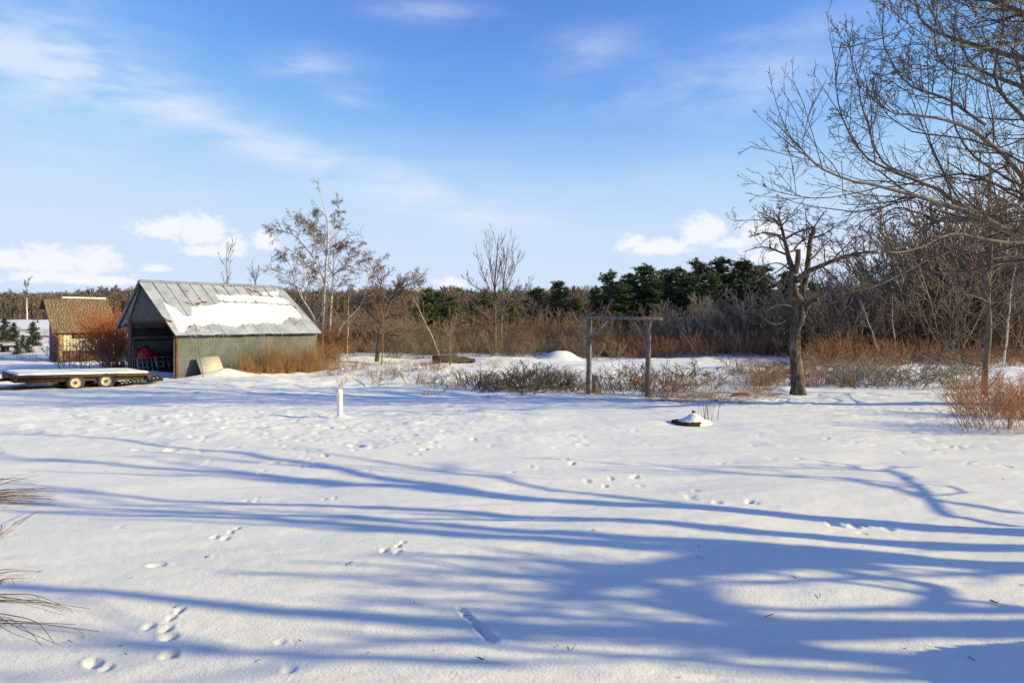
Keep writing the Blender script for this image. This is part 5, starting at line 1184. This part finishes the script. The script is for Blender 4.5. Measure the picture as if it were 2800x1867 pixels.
thicket('woodland', 'brown tangled underwood below the big tree at the right', 'twig_brown', BR, 40, UV(2270, 2840), (48, 62), lambda u: I(u, [2270, 2450, 2600, 3000], [810, 740, 690, 660]), 6)
thicket('woodland', 'fine reddish twigs high in the right-hand wood', 'twig_red2', BT, 22, UV(2420, 2840), (52, 66), lambda u: I(u, [2400, 2550, 2700, 3000], [660, 560, 500, 480]), 16)
thicket('red_brush', 'rust-red low brush along the foot of the far thicket', 'straw_red', BF, 75, UV(1640, 2320), (51, 57), lambda u: I(u, [1380, 1700, 1900, 2300], [930, 915, 900, 892]), 7)
thicket('red_brush', 'rust-red tall grass band below the right-hand wood', 'straw_red', BF, 90, UV(2190, 2830), (42, 50), lambda u: I(u, [2190, 2300, 2450, 2600, 2900], [925, 900, 925, 940, 940]), 8)
thicket('thicket', 'lighter tan brush standing in front of the far thicket', 'twig_olive', BR, 44, UV(880, 1760), (50, 57), lambda u: I(u, [880, 1100, 1400, 1600, 1760], [885, 895, 905, 890, 885]), 17)
thicket('thicket', 'rusty brush clumps in front of the far thicket', 'twig_red2', BR, 26, UV(1380, 1780), (51, 57), lambda u: I(u, [1380, 1500, 1780], [895, 880, 890]), 18)
thicket('thicket', 'taller russet brush rising here and there from the far thicket', 'twig_red2', BT, 26, UV(900, 1780), (58, 68), lambda u: top_mid(u) - 22, 19, lo=.7)
thicket('red_brush', 'brown weeds at the foot of the left part of the thicket', 'straw_brown', BF, 50, UV(870, 1620), (55, 60), lambda u: 930, 9)
# bushes that stand by themselves ----------------------------------------
def bush(name, label, cat, u, v, Y, h, m, seed, n=40, spread=.35, r=.010, twigs=(5, 3), base=.35, group=None, lean=.25, rmin=.006, arch=0.0, up=.1, wig=.08, wsc=1.0, lf=(.4, .45)):
    x, _, _ = at(u, v, Y); z = G0(x, Y); arr = shrub_arrays(seed, n, h, spread, r, twigs, lean, base, rmin, lf, up, wig, arch)
    g = Geo(); place(g, arr, (x, Y, z), wsc, 0, 1.0)
    return tag(g.build(name, M[m]), label, cat, group)
bush('orange_bush', 'dense orange-red bare bush between the shed and the barn', 'bush', 308, 985, 41.0, 3.8, 'twig_orange', 1, 120, .27, .016, (8, 5), .65, rmin=.0095)
bush('orange_bush', 'darker half of the orange bush, against the barn corner', 'bush', 330, 990, 40.2, 2.3, 'twig_red', 2, 50, .33, .013, (7, 4), .5, rmin=.0075)
bush('dark_shrub', 'thin dark shrub in front of the cream shed wall', 'shrub', 182, 1002, 37.5, 2.3, 'twig', 3, 12, .28, .016, (6, 4), .25, rmin=.009, wsc=1.1)
bush('dark_shrub', 'sparse dark twigs between the cream wall and orange bush', 'shrub', 235, 1000, 38.5, 1.9, 'twig', 4, 16, .40, .014, (5, 3), .3, rmin=.008)
bush('orange_bush', 'rust-red bush behind the far corner of the barn', 'bush', 905, 985, 46.0, 2.9, 'twig_red', 5, 80, .3, .014, (6, 4), .8, rmin=.009)
bush('tan_bush', 'tan bush at the foot of the far barn corner', 'bush', 880, 990, 43.0, 1.9, 'straw_brown', 6, 90, .35, .011, (5, 3), .8, rmin=.008)
# weeds in front of and round the timber frame
for k, (u, v, Y, h, w, m, n, lab) in enumerate(((1300, 1050, 30.5, .95, 1.5, 'twig_dark', 34, 'leftmost low dark shrub in the weedy strip'), (1385, 1060, 29.5, 1.05, 1.6, 'twig_brown', 46, 'second low shrub from the left in the weedy strip'), (1455, 1062, 29, 1.15, 1.5, 'twig_dark', 44, 'grey shrub in the middle of the weedy strip'), (1530, 1066, 28.5, 1.1, 1.5, 'twig_brown', 50, 'brown dense shrub left of the timber frame'),
        (1345, 1072, 27.5, .7, 1.3, 'twig_dark', 30, 'low black tangle at the front of the weedy strip'), (1420, 1078, 27, .6, 1.4, 'twig_brown', 30, 'low brown tangle beside the black one'), (1715, 1085, 23.8, 1.35, 1.25, 'twig_dark', 16, 'open fan-shaped shrub between the two timber posts'), (1800, 1085, 23.5, 1.25, 1.2, 'twig_red', 34, 'reddish shrub at the foot of the right timber post'), (1850, 1090, 24.5, 1.3, 1.1, 'twig_dark', 16, 'thin shrub right of the timber frame'), (1640, 1070, 25, .9, 1.1, 'twig_brown', 26, 'small shrub round the post stub'))):
    bush('weed_shrub', lab, 'shrub', u, v, Y, h, m, 400 + k, int(n * 1.1), .5, .010, (5, 3), .6, 'shrubs in the weedy strip', rmin=.0065, wsc=w * .85)
for k, (u, v, Y, h, m, lab) in enumerate(((1145, 1050, 31, .7, 'twig', 'small sparse twig clump left of the weedy strip'), (1040, 1025, 36, .6, 'straw_brown', 'low brown weeds below the crooked tree'), (1180, 1010, 38, .7, 'straw_brown', 'brown weed tuft left of the broken wall'), (960, 1010, 38, .8, 'straw_brown', 'brown weeds right of the barn corner'), (2075, 1060, 27, 1.0, 'twig_brown', 'thin weed clump left of the apple trunk'), (2120, 1045, 30, 1.0, 'straw_brown', 'brown weeds behind the apple trunk'))):
    bush('weed_clump', lab, 'weeds', u, v, Y, h, m, 430 + k, 26, .5, .008, (4, 2), .5, 'weed clumps across the yard', rmin=.006, wsc=1.2)
for k, (u, v, Y, h, lab) in enumerate(((2345, 1050, 28, 1.3, 'left thin twig clump on the snowy bank'), (2410, 1052, 27.5, 1.2, 'second thin twig clump on the snowy bank'), (2480, 1054, 27, 1.3, 'third thin twig clump on the snowy bank'), (2545, 1055, 27, 1.4, 'fourth thin twig clump on the snowy bank'), (2610, 1058, 26.5, 1.5, 'twig clump on the bank nearest the young tree'))):
    bush('twig_clump', lab, 'shrub', u, v, Y, h, 'twig', 450 + k, 14, .3, .009, (4, 3), .8, 'twig clumps on the snowy bank', rmin=.006)
bush('rusty_bush', 'big rusty orange bush at the right edge of the yard', 'bush', 2765, 1185, 13.6, 1.2, 'twig_rust', 461, 115, .32, .006, (6, 4), .85, rmin=.0033, lf=(.4, .45))
bush('rusty_bush', 'smaller rusty bush left of and behind the big one', 'bush', 2705, 1120, 16.5, 1.1, 'twig_rust', 462, 90, .40, .006, (6, 3), .75, rmin=.0035)
bush('rusty_bush', 'rusty bush at the far right under the young tree', 'bush', 2810, 1110, 16.0, 1.2, 'twig_rust', 463, 90, .35, .006, (6, 3), .8, rmin=.0035)
bush('bramble', 'dark arching bramble canes at the foot of the rusty bush', 'bramble', 2665, 1185, 13.4, 1.1, 'twig', 464, 16, .9, .005, (3, 2), .5, arch=.55, rmin=.003)

def weed_mass(label, m, n, ur, vr, h, seed, protos):
    rng = np.random.default_rng(seed); loc, rot, scl, idx = [], [], [], []
    for k in range(n):
        u = ur[0] + (ur[1] - ur[0]) * rng.random(); v = vr[0] + (vr[1] - vr[0]) * rng.random(); Y = I(v, [990, 1010, 1040, 1070, 1095], [42, 36, 30, 26, 22.5]); p = at(u, v, Y); p[2] = G0(p[0], p[1]) - .03
        i = rng.integers(len(protos)); sc = h * (.5 + .7 * rng.random()) / protos[i][0][:, 2].max()
        loc.append(p); rot.append((rng.normal() * .1, rng.normal() * .15, rng.random() * 6.28)); scl.append((sc * 1.4, sc * 1.4, sc)); idx.append(i)
    scatter('weed_tangle', label, m, stock('weeds', protos), loc, rot, scl, idx, 'weeds')
WT = [shrub_arrays(700 + k, 9, 1.0, .5, .014, (4, 2), .35, .35, .008, (.45, .5), .05, .14, .1) for k in range(5)]
weed_mass('dark wiry weed tangle filling the strip left of the timber frame', 'twig_dark', 13, (1270, 1610), (1035, 1080), .8, 1, WT)
weed_mass('brown wiry weed tangle mixed through the strip left of the timber frame', 'twig_brown', 8, (1280, 1620), (1030, 1078), .8, 2, WT)
weed_mass('sparse weed tangle between the timber frame and apple tree', 'twig_brown', 13, (1640, 2150), (1010, 1080), .8, 3, WT)
weed_mass('thin dark weeds dotting the snow behind the timber frame', 'twig_dark', 20, (1600, 2300), (995, 1050), .8, 4, WT)
weed_mass('weeds dotting the snowy bank at the right', 'twig_grey', 40, (2200, 2680), (1010, 1060), 1.0, 5, WT)
weed_mass('small weeds dotting the snow right of the barn', 'twig_brown', 16, (900, 1260), (1000, 1050), .6, 6, WT)
def grasses():
    rng = np.random.default_rng(77)
    # tall brown grass along the barn wall
    g = Geo()
    cl = [(3.2, .7), (4.1, .9), (4.7, 1.2), (5.2, 1.35), (5.9, 1.15), (6.4, 1.45), (6.9, 1.4), (7.3, 1.0), (8.0, .8)]
    for k in range(48):
        lc, hc = cl[k % 9]; l = lc + rng.normal() * .22; u = -.35 - .75 * rng.random(); p = BP(u, l, 0); p[2] = G0(p[0], p[1]) - .03
        h = 1.45 * hc * (.65 + .5 * rng.random()); tuft(g, rng, p, 46, h, .20, .006, .14, .16)
    tag(g.build('tall_grass', M['straw_brown']), 'tall brown dry grass along the barn side wall', 'grass', kind='stuff')
    g = Geo()
    for k in range(22):
        l = 2.6 + 6.3 * rng.random(); p = BP(-.4 - .9 * rng.random(), l, 0); p[2] = G0(p[0], p[1]) - .03; tuft(g, rng, p, 36, 1.0 * (.6 + .5 * rng.random()), .22, .006, .22, .25)
    tag(g.build('tall_grass', M['straw']), 'straw-coloured grass mixed in by the barn side wall', 'grass', kind='stuff')
    # dry grass across the yard's weedy strip
    g = Geo()
    for k in range(380):
        u = 1120 + 1000 * rng.random(); v = 1010 + 85 * rng.random() ** .8
        if u < 1300: v -= 15
        Y = I(v, [990, 1010, 1040, 1070, 1095], [42, 36, 30, 26, 22.5]); p = at(u, v, Y); p[2] = G0(p[0], p[1]) - .02
        if u > 1780 and rng.random() < .7 or rng.random() < .22: tuft(g, rng, p, 16, .35 + .35 * rng.random(), .3, .0055, .7, .5)
    tag(g.build('dry_weeds', M['straw_brown']), 'matted brown weeds scattered through the weedy strip', 'grass', kind='stuff')
    g = Geo()
    for k in range(70):   # matted grass in front of the frame's right post
        u = 1770 + 330 * rng.random(); v = 1080 + 22 * rng.random(); p = at(u, v, I(v, [1078, 1104], [23.8, 20.8])); p[2] = G0(p[0], p[1]) - .01; tuft(g, rng, p, 14, .5, .3, .0045, 1.1, .55)
    tag(g.build('matted_grass', M['straw_red2']), 'matted reddish grass lying right of the timber frame', 'grass', kind='stuff')
    g = Geo()
    for k in range(150):
        u = 2000 + 440 * rng.random(); v = 1000 + 55 * rng.random(); Y = I(v, [1000, 1055], [38, 28]); p = at(u, v, Y); p[2] = G0(p[0], p[1]) - .02; tuft(g, rng, p, 18, .6 + .4 * rng.random(), .35, .006, .35, .35)
    tag(g.build('dry_weeds', M['straw_red']), 'rust-brown standing weeds either side of the apple tree', 'grass', kind='stuff')
    g = Geo()
    for k in range(160):
        u = 860 + 520 * rng.random(); v = 985 + 40 * rng.random(); Y = I(v, [985, 1025], [48, 34]); p = at(u, v, Y); p[2] = G0(p[0], p[1]) - .02
        if rng.random() < .6: tuft(g, rng, p, 12, .4 + .3 * rng.random(), .35, .006, .4, .4)
    tag(g.build('dry_weeds', M['straw']), 'tan weeds poking from the snow right of the barn', 'grass', kind='stuff')
    g = Geo()   # field grass at far left
    for k in range(420):
        Y = 50 + 50 * rng.random(); x = -Y * (.60 + .2 * rng.random()); 
        if fbm(np.array(x * .1 + 40), np.array(Y * .22), 3) < -.12: continue
        tuft(g, rng, (x, Y, G0(x, Y) - .03), 9, .45 + .3 * rng.random(), .7, .010, .4, .4, 3)
    tag(g.build('field_grass', M['straw']), 'tan dead grass patches in the snowy field at the left', 'grass', kind='stuff')
    # bunch of bent grass at the left edge of the foreground
    def bent(label, specs, m, n, name='bent_grass'):
        g = Geo()
        for (x0, y0), (x1, y1), hh in specs:
            for k in range(n):
                a = np.array(ground_px(x0 + rng.normal() * 6, y0 + rng.normal() * 6)); b = np.array(ground_px(x1 + rng.normal() * 25, y1 + rng.normal() * 9)); f = .55 + .5 * rng.random()
                b = a + (b - a) * f; mid = (a + b) / 2 + rng.normal(size=2) * .03
                P = np.array([[a[0], a[1], G0(*a)], [mid[0], mid[1], G0(*mid) + hh * (.5 + rng.random())], [b[0], b[1], G0(*b) + .01 + hh * .5 * rng.random()]])
                p = resample(P, 9, 1); g.tube(p, np.linspace(.0036, .0014, 9), 4, False)
                if rng.random() < .35:
                    i = rng.integers(3, 8); e = p[i] + np.array([.05 + .05 * rng.random(), -.04, 0]); e[2] = G0(e[0], e[1]); g.tube(np.array([p[i], (p[i] + e) / 2 + Z1 * .01, e]), .0015, 3, False)
        return tag(g.build(name, M[m]), label, 'grass')
    bent('flattened bunch of rusty dry grass at the left edge of the snow', [((-60, 1352), (185, 1358), .022), ((-70, 1362), (140, 1370), .02), ((-50, 1345), (150, 1345), .03)], 'straw_brown', 9)
    bent('few loose tan blades arching behind the flattened grass bunch', [((-40, 1330), (130, 1290), .06), ((-30, 1310), (110, 1318), .05), ((0, 1470), (150, 1360), .02)], 'straw', 3)
    bent('two bent grass stalks lying above the long dry stems', [((-20, 1578), (130, 1582), .05), ((-10, 1600), (110, 1588), .03)], 'straw', 2)
    bent('long brown dry stems reaching over the snow from the lower left', [((-30, 1635), (225, 1690), .035), ((-30, 1660), (290, 1706), .03), ((-30, 1712), (410, 1742), .03), ((-30, 1680), (210, 1795), .03)], 'straw', 2)
    # small twigs fallen on the snow
    for k, (u, v, lab) in enumerate(((955, 1558, 'tiny dark twig on the snow right of the hare tracks'), (2733 - 10, 1652, 'thin twig lying in the snow at right'), (1318, 1815, 'speck of twig near the bottom of the snow'))):
        a = np.array(ground_px(u, v)); g = Geo()
        for j in range(3):
            d = rng.normal(size=2) * .035; P = np.array([[a[0], a[1], G0(*a) + .006], [a[0] + d[0], a[1] + d[1], G0(*(a + d)) + .012]]); g.tube(P, .003, 4, True)
        tag(g.build('fallen_twig', M['twig']), lab, 'twig', 'twigs fallen on the snow')
grasses()

# ------------------------------------------------------------------ far woods on the hill
def hill_woods():
    rng = np.random.default_rng(99)
    def tree_shape(rg, h, fan, spread, w):
        g = Geo(); top = np.array([rg.normal() * .2, rg.normal() * .2, h]); g.tube(np.array([[0, 0, -.3], top / 2, top]), [.14, .1, .03], 3, False)
        f = .2 + .7 * rg.random(fan); s = top[None] * f[:, None]; a = rg.random(fan) * 6.283; L = h * spread * (.35 + .65 * rg.random(fan)) * (1.15 - .6 * f)
        d = np.stack([np.cos(a) * L * .62, np.sin(a) * L * .62, L * (.55 + .4 * rg.random(fan))], -1); side = norm(np.cross(d, rg.normal(size=d.shape))) * (w * (1 + 2 * rg.random((fan, 1))))
        V = np.stack([s - side * .4, s + side * .4, s + d * .6 + side, s + d, s + d * .6 - side], 1); base = np.arange(fan).reshape(-1, 1) * 5
        g.add(V.reshape(-1, 3), None, np.concatenate([base + np.array([[0, 1, 2]]), base + np.array([[0, 2, 4]]), base + np.array([[4, 2, 3]])]))
        return g.arrays()
    hill = stock('hill_tree', [tree_shape(np.random.default_rng(800 + k), 8.0, 60, .36, .05) for k in range(12)])
    def wood(name, label, m, N, Y0, Y1, h0, h1, sel=None):
        Y = Y0 + (Y1 - Y0) * rng.random(N) ** .8; X = (-1.0 + 1.75 * rng.random(N)) * Y
        if sel is not None: k = sel(X, Y); X, Y = X[k], Y[k]; N = len(X)
        Z = gz(X, Y, False); H = (h0 + (h1 - h0) * rng.random(N)) * (1 + .45 * fbm(X * .03, Y * .02, 3)) / 8.0
        scatter(name, label, m, hill, np.stack([X, Y, Z], -1), np.stack([0 * X, 0 * X, rng.random(N) * 6.28], -1), np.stack([H, H, H], -1), rng.integers(12, size=N), 'wood')
    wood('hill_wood', 'far brown bare wood covering the low hill on the horizon', 'hillwood', 6200, 178, 400, 6.5, 9.0)
    wood('hill_wood', 'russet oaks scattered at the foot of the far wood', 'hillwood_oak', 150, 176, 200, 5, 7.5, lambda X, Y: (fbm(X * .05, Y * .02, 2) > .05))
    for k, (u, v, lab) in enumerate(((45, 803, 'dark pine top at the left on the far hill'), (70, 803, 'second dark pine top at the left on the far hill'), (187, 806, 'dark pine clump left on the skyline above the shed roof'), (201, 803, 'right, taller pine on the skyline above the shed roof'), (236, 809, 'low pine on the skyline above the shed roof'), (265, 806, 'lone pine on the skyline by the barn'))):
        Y = 372.0; x = (u - 1400) / FPX * Y; z0 = G0(x, Y); pine('pine_tree', lab, u, v, Y, 301 + k % 5, 'pines on the far hill', 1.7)
    t = at(74, 871, 165); generic_tree('lone_tree', 'pale bare tree at the foot of the far wood', t, 9.5, 555, 'birch', 'twig', .22, n1=16, lf=.4, rmin=(.06, .045, .04))
hill_woods()

# ------------------------------------------------------------------ the row of trees right of the camera, whose shadows lie across the yard
def shadow_trees():
    s = np.array(SUN)
    def up_to(pl, conv, Xt):
        """where a limb at x = Xt must be for its shadow to fall on the noted line"""
        out = []
        for zx, zy in pl:
            x, y = ground_px(*conv(zx, zy)); z = G0(x, y); k = (Xt - x) / s[0]; out.append((Xt, y + k * s[1], z + k * s[2]))
        return np.array(out)
    def width(zy, px):      # shadow thickness noted in zoomed pixels -> limb diameter
        v = 1050 + zy * .5952; d = EYE / ((v - HOR) / FPX - .05); return px * .5952 * d * d / (EYE * FPX) * .98
    def tree(label, Xt, Yb, lines, seed, twn):
        rng = np.random.default_rng(seed); L = []; b = None
        for i, (segs, w0, w1, dx, trunk) in enumerate(lines):
            pts = np.vstack([up_to(pl, cv, Xt + dx) for pl, cv in segs])
            pts = pts[::1]
            if trunk:
                p0 = pts[0]; gy = p0[1] + (p0[1] - pts[1][1]) * .1; zb = G0(Xt, gy)
                pts = np.vstack([[(Xt + dx * .1, gy, zb - .2)], [(Xt + dx * .5, (gy + p0[1]) / 2, (zb + p0[2]) / 2)], pts])
                if b is None: b = (Xt, gy, zb)
            P = resample(pts, 22, 1); r = np.linspace(w0 * .56, w1 * .6, 22)
            L.append((P, r, 'trunk' if trunk else 'limb'))
        t = thing('yard_tree', label, 'tree', b, 'trees beside the camera')
        for P, r, nm in L: Geo().tube(P, r, 10, True, .08, rng).build(nm, M['bark'], t, smooth=True)
        g = Geo(); P = np.stack([p for p, r, _ in L]); R = np.minimum(np.stack([r for p, r, _ in L]), .075)
        stack_twigs(g, rng, P, R, [dict(n=twn[0], t0=.3, t1=1, ang=(20, 50), lf=.24, P=7, rr=.62, wig=.12, up=.08, lmin=.8, taper=.35), dict(n=twn[1], t0=.2, t1=1, ang=(25, 55), lf=.45, P=5, rr=.6, wig=.14, up=.05), dict(n=twn[2], t0=.2, t1=1, ang=(20, 50), lf=.5, P=3, rr=.6, wig=.14)], (.014, .010, .008))
        g.build('crown', M['twig'], t)
    # notes run from the right edge to the left = from the ground up
    tree('bare yard tree outside the frame casting the upper long shadow band', 10.5, 0, [
        ([([(2352, 685), (1900, 652), (1400, 632), (1000, 605), (700, 570), (400, 556), (0, 540)], z2), ([(2000, 490), (1700, 462), (1450, 440), (1200, 420), (1000, 397), (400, 355), (0, 325)], z1)], .36, .05, 0, True),
        ([([(300, 555), (0, 530)], z2), ([(2100, 492), (1800, 442), (1550, 386), (1250, 350), (940, 312), (500, 262), (0, 225)], z1)], .16, .03, -1, False),
        ([([(1100, 605), (700, 560), (200, 490), (0, 455)], z2), ([(1900, 380), (1200, 300)], z1)], .10, .02, 1, False),
        ([([(2352, 600), (1900, 545), (1500, 450), (1100, 430), (700, 385)], z2)], .07, .03, 1.5, False), ([([(2352, 655), (2000, 610), (1930, 560), (1780, 440), (1550, 400)], z2)], .06, .02, -1.5, False)], 501, (7, 3, 0))
    tree('bare yard tree outside the frame casting the middle shadow bands', 9.8, 0, [
        ([([(2352, 745), (1600, 738), (1200, 716), (800, 690), (400, 642), (0, 622)], z2), ([(1900, 590), (1400, 560), (800, 520), (0, 440)], z1)], .30, .04, 0, True),
        ([([(2352, 830), (1800, 815), (1500, 808), (1100, 800), (700, 780), (300, 760), (0, 735)], z2), ([(2000, 705), (1600, 672), (1200, 632), (900, 612), (500, 592), (0, 560)], z1)], .48, .06, 1.2, True),
        ([([(1900, 800), (1300, 782), (900, 756), (500, 730), (0, 700)], z2), ([(1900, 662), (1500, 626), (1000, 600), (400, 545), (0, 525)], z1)], .20, .04, .3, False),
        ([([(1500, 830), (1100, 830), (850, 865), (650, 890), (450, 902), (300, 960), (200, 985)], z2)], .40, .08, 1.8, False)], 502, (6, 3, 0))
    tree('bare yard tree outside the frame casting the nearest shadow bands', 9.2, 0, [
        ([([(2352, 1120), (1800, 1125), (1300, 1140), (900, 1160), (400, 1142), (0, 1122)], z2), ([(2000, 1090), (1700, 1078), (1200, 1050), (800, 1020), (500, 985), (0, 930)], z1)], .36, .08, 0, True),
        ([([(1700, 1120), (1300, 1120), (1080, 1090), (900, 1025), (780, 965), (600, 930), (450, 910), (300, 950)], z2)], .20, .08, 1, False),
        ([([(1100, 1110), (800, 1040), (500, 990), (200, 975), (0, 965)], z2)], .12, .03, -1, False),
        ([([(2352, 1045), (1900, 1045), (1500, 1050), (1000, 1030), (600, 985)], z2)], .12, .03, 1.4, False), ([([(1900, 1045), (1970, 990), (1950, 930), (1700, 905), (1200, 930), (700, 940)], z2)], .10, .02, -.6, False),
        ([([(2352, 1350), (1400, 1300), (900, 1282), (400, 1242), (0, 1210)], z2), ([(2000, 1180), (1500, 1140)], z1)], .14, .04, .6, True), ([([(2352, 1320), (1950, 1280), (1700, 1240), (1350, 1225)], z2)], .24, .06, 0, False),
        ([([(0, 1300)], z2), ([(2000, 1285), (1300, 1250), (900, 1222), (300, 1180)], z1)], .10, .03, .5, False)], 503, (5, 3, 0))
    # a stand-in round shrub, added unseen on the right to cast the corner shadow
    rng = np.random.default_rng(7); c = ground_px(2790, 1860); k = 1.35; b = np.array([c[0] + k * s[0] / s[0] * .95, c[1] + k * .95 * s[1] / s[0] + .05, 0]); b[2] = G0(b[0], b[1])
    t = thing('shadow_shrub', 'unseen round evergreen shrub added to cast the lower right shadow', 'shrub', b)
    n = 16000; d = norm(rng.normal(size=(n, 3))); d[:, 2] = np.abs(d[:, 2]); rad = np.array([.48, .48, .62]) * (.55 + .45 * rng.random((n, 1)) ** .4)
    p = b + d * rad; dd = norm(d + rng.normal(size=(n, 3)) * .5) * .05; sd = norm(np.cross(dd, rng.normal(size=(n, 3)))) * .018
    Geo().add(np.stack([p - sd, p + sd, p + dd], 1).reshape(-1, 3), None, np.arange(n * 3).reshape(-1, 3)).build('foliage', M['needles'], t)
    Geo().tube([b - Z1 * .1, b + Z1 * .4], [.04, .03], 7).build('trunk', M['bark'], t)
shadow_trees()

def added_house():
    """unseen house added close behind the camera; blocks skylight and deepens the snow shadows"""
    z = 0.05; x0, x1, y0, y1 = -9.0, 5.5, -2.6, -10.5; h = 5.6
    t = thing('sky_block_house', 'unseen brown clapboard house added behind the camera to block skylight', 'house', ((x0 + x1) / 2, y0, z))  # added to shut out the sky behind; dark walls limit bounce
    Geo().box((x0, y1, z - .3), (x1 - x0, 0, 0), (0, y0 - y1, 0), (0, 0, h + .3)).build('wall', M['redbrown'], t)
    n = 32
    for k in range(n): Geo().box((x0 - .01, y0 - .005, z + k * h / n), (x1 - x0 + .02, 0, 0), (0, .03 - .012 * (k % 2), 0), (0, 0, h / n - .012)).build('clapboard', M['redbrown'], t)
    ym = (y0 + y1) / 2
    for s_ in (1, -1):
        e = np.array([x0 - .4, ym + s_ * (abs(y0 - y1) / 2 + .45), z + h - .12]); r = np.array([x0 - .4, ym, z + h + 2.6])
        Geo().box(e, (x1 - x0 + .8, 0, 0), r - e, (0, 0, .12)).build('roof', M['tarboard'], t)
    for side in (x0, x1): Geo().prism([(side, y0, z + h), (side, y1, z + h), (side, ym, z + h + 2.5)], (.05 if side == x0 else -.05, 0, 0)).build('gable', M['redbrown'], t)
    for k, (wx, wz) in enumerate(((-7.4, 1.0), (-4.6, 1.0), (3.0, 1.0), (-7.4, 3.7), (-4.6, 3.7), (-1.2, 3.7), (3.0, 3.7))):
        f = Geo().box((wx, y0 + .02, z + wz), (1.1, 0, 0), (0, .06, 0), (0, 0, 1.4)).build('window', M['cream'], t)
        Geo().box((wx + .08, y0 + .075, z + wz + .08), (.94, 0, 0), (0, .02, 0), (0, 0, 1.24)).build('pane', M['blacksteel'], f)
    d = Geo().box((-1.2, y0 + .02, z - .1), (1.0, 0, 0), (0, .06, 0), (0, 0, 2.1)).build('door', M['cream'], t)
    Geo().box((-.34, y0 + .08, z + .95), (.05, 0, 0), (0, .05, 0), (0, 0, .12)).build('handle', M['blacksteel'], d)
added_house()

def litter():
    rng = np.random.default_rng(12); g = Geo()
    for k in range(48):
        u = 2800 * rng.random(); v = 1180 + 680 * rng.random() ** 1.3; a = np.array(ground_px(u, v)); d = rng.normal(size=2); d *= (.012 + .05 * rng.random() ** 2) / np.linalg.norm(d); b = a + d
        g.tube(np.array([[a[0], a[1], G0(*a) + .004], [b[0], b[1], G0(*b) + .006 + .01 * rng.random()]]), .0012 + .0014 * rng.random(), 4, True)
    tag(g.build('twig_litter', M['leaf']), 'specks of bark and twig scattered thinly over the snow', 'litter', kind='stuff')
litter()

for o in bpy.data.objects:
    if '_o' in o.keys(): del o['_o']
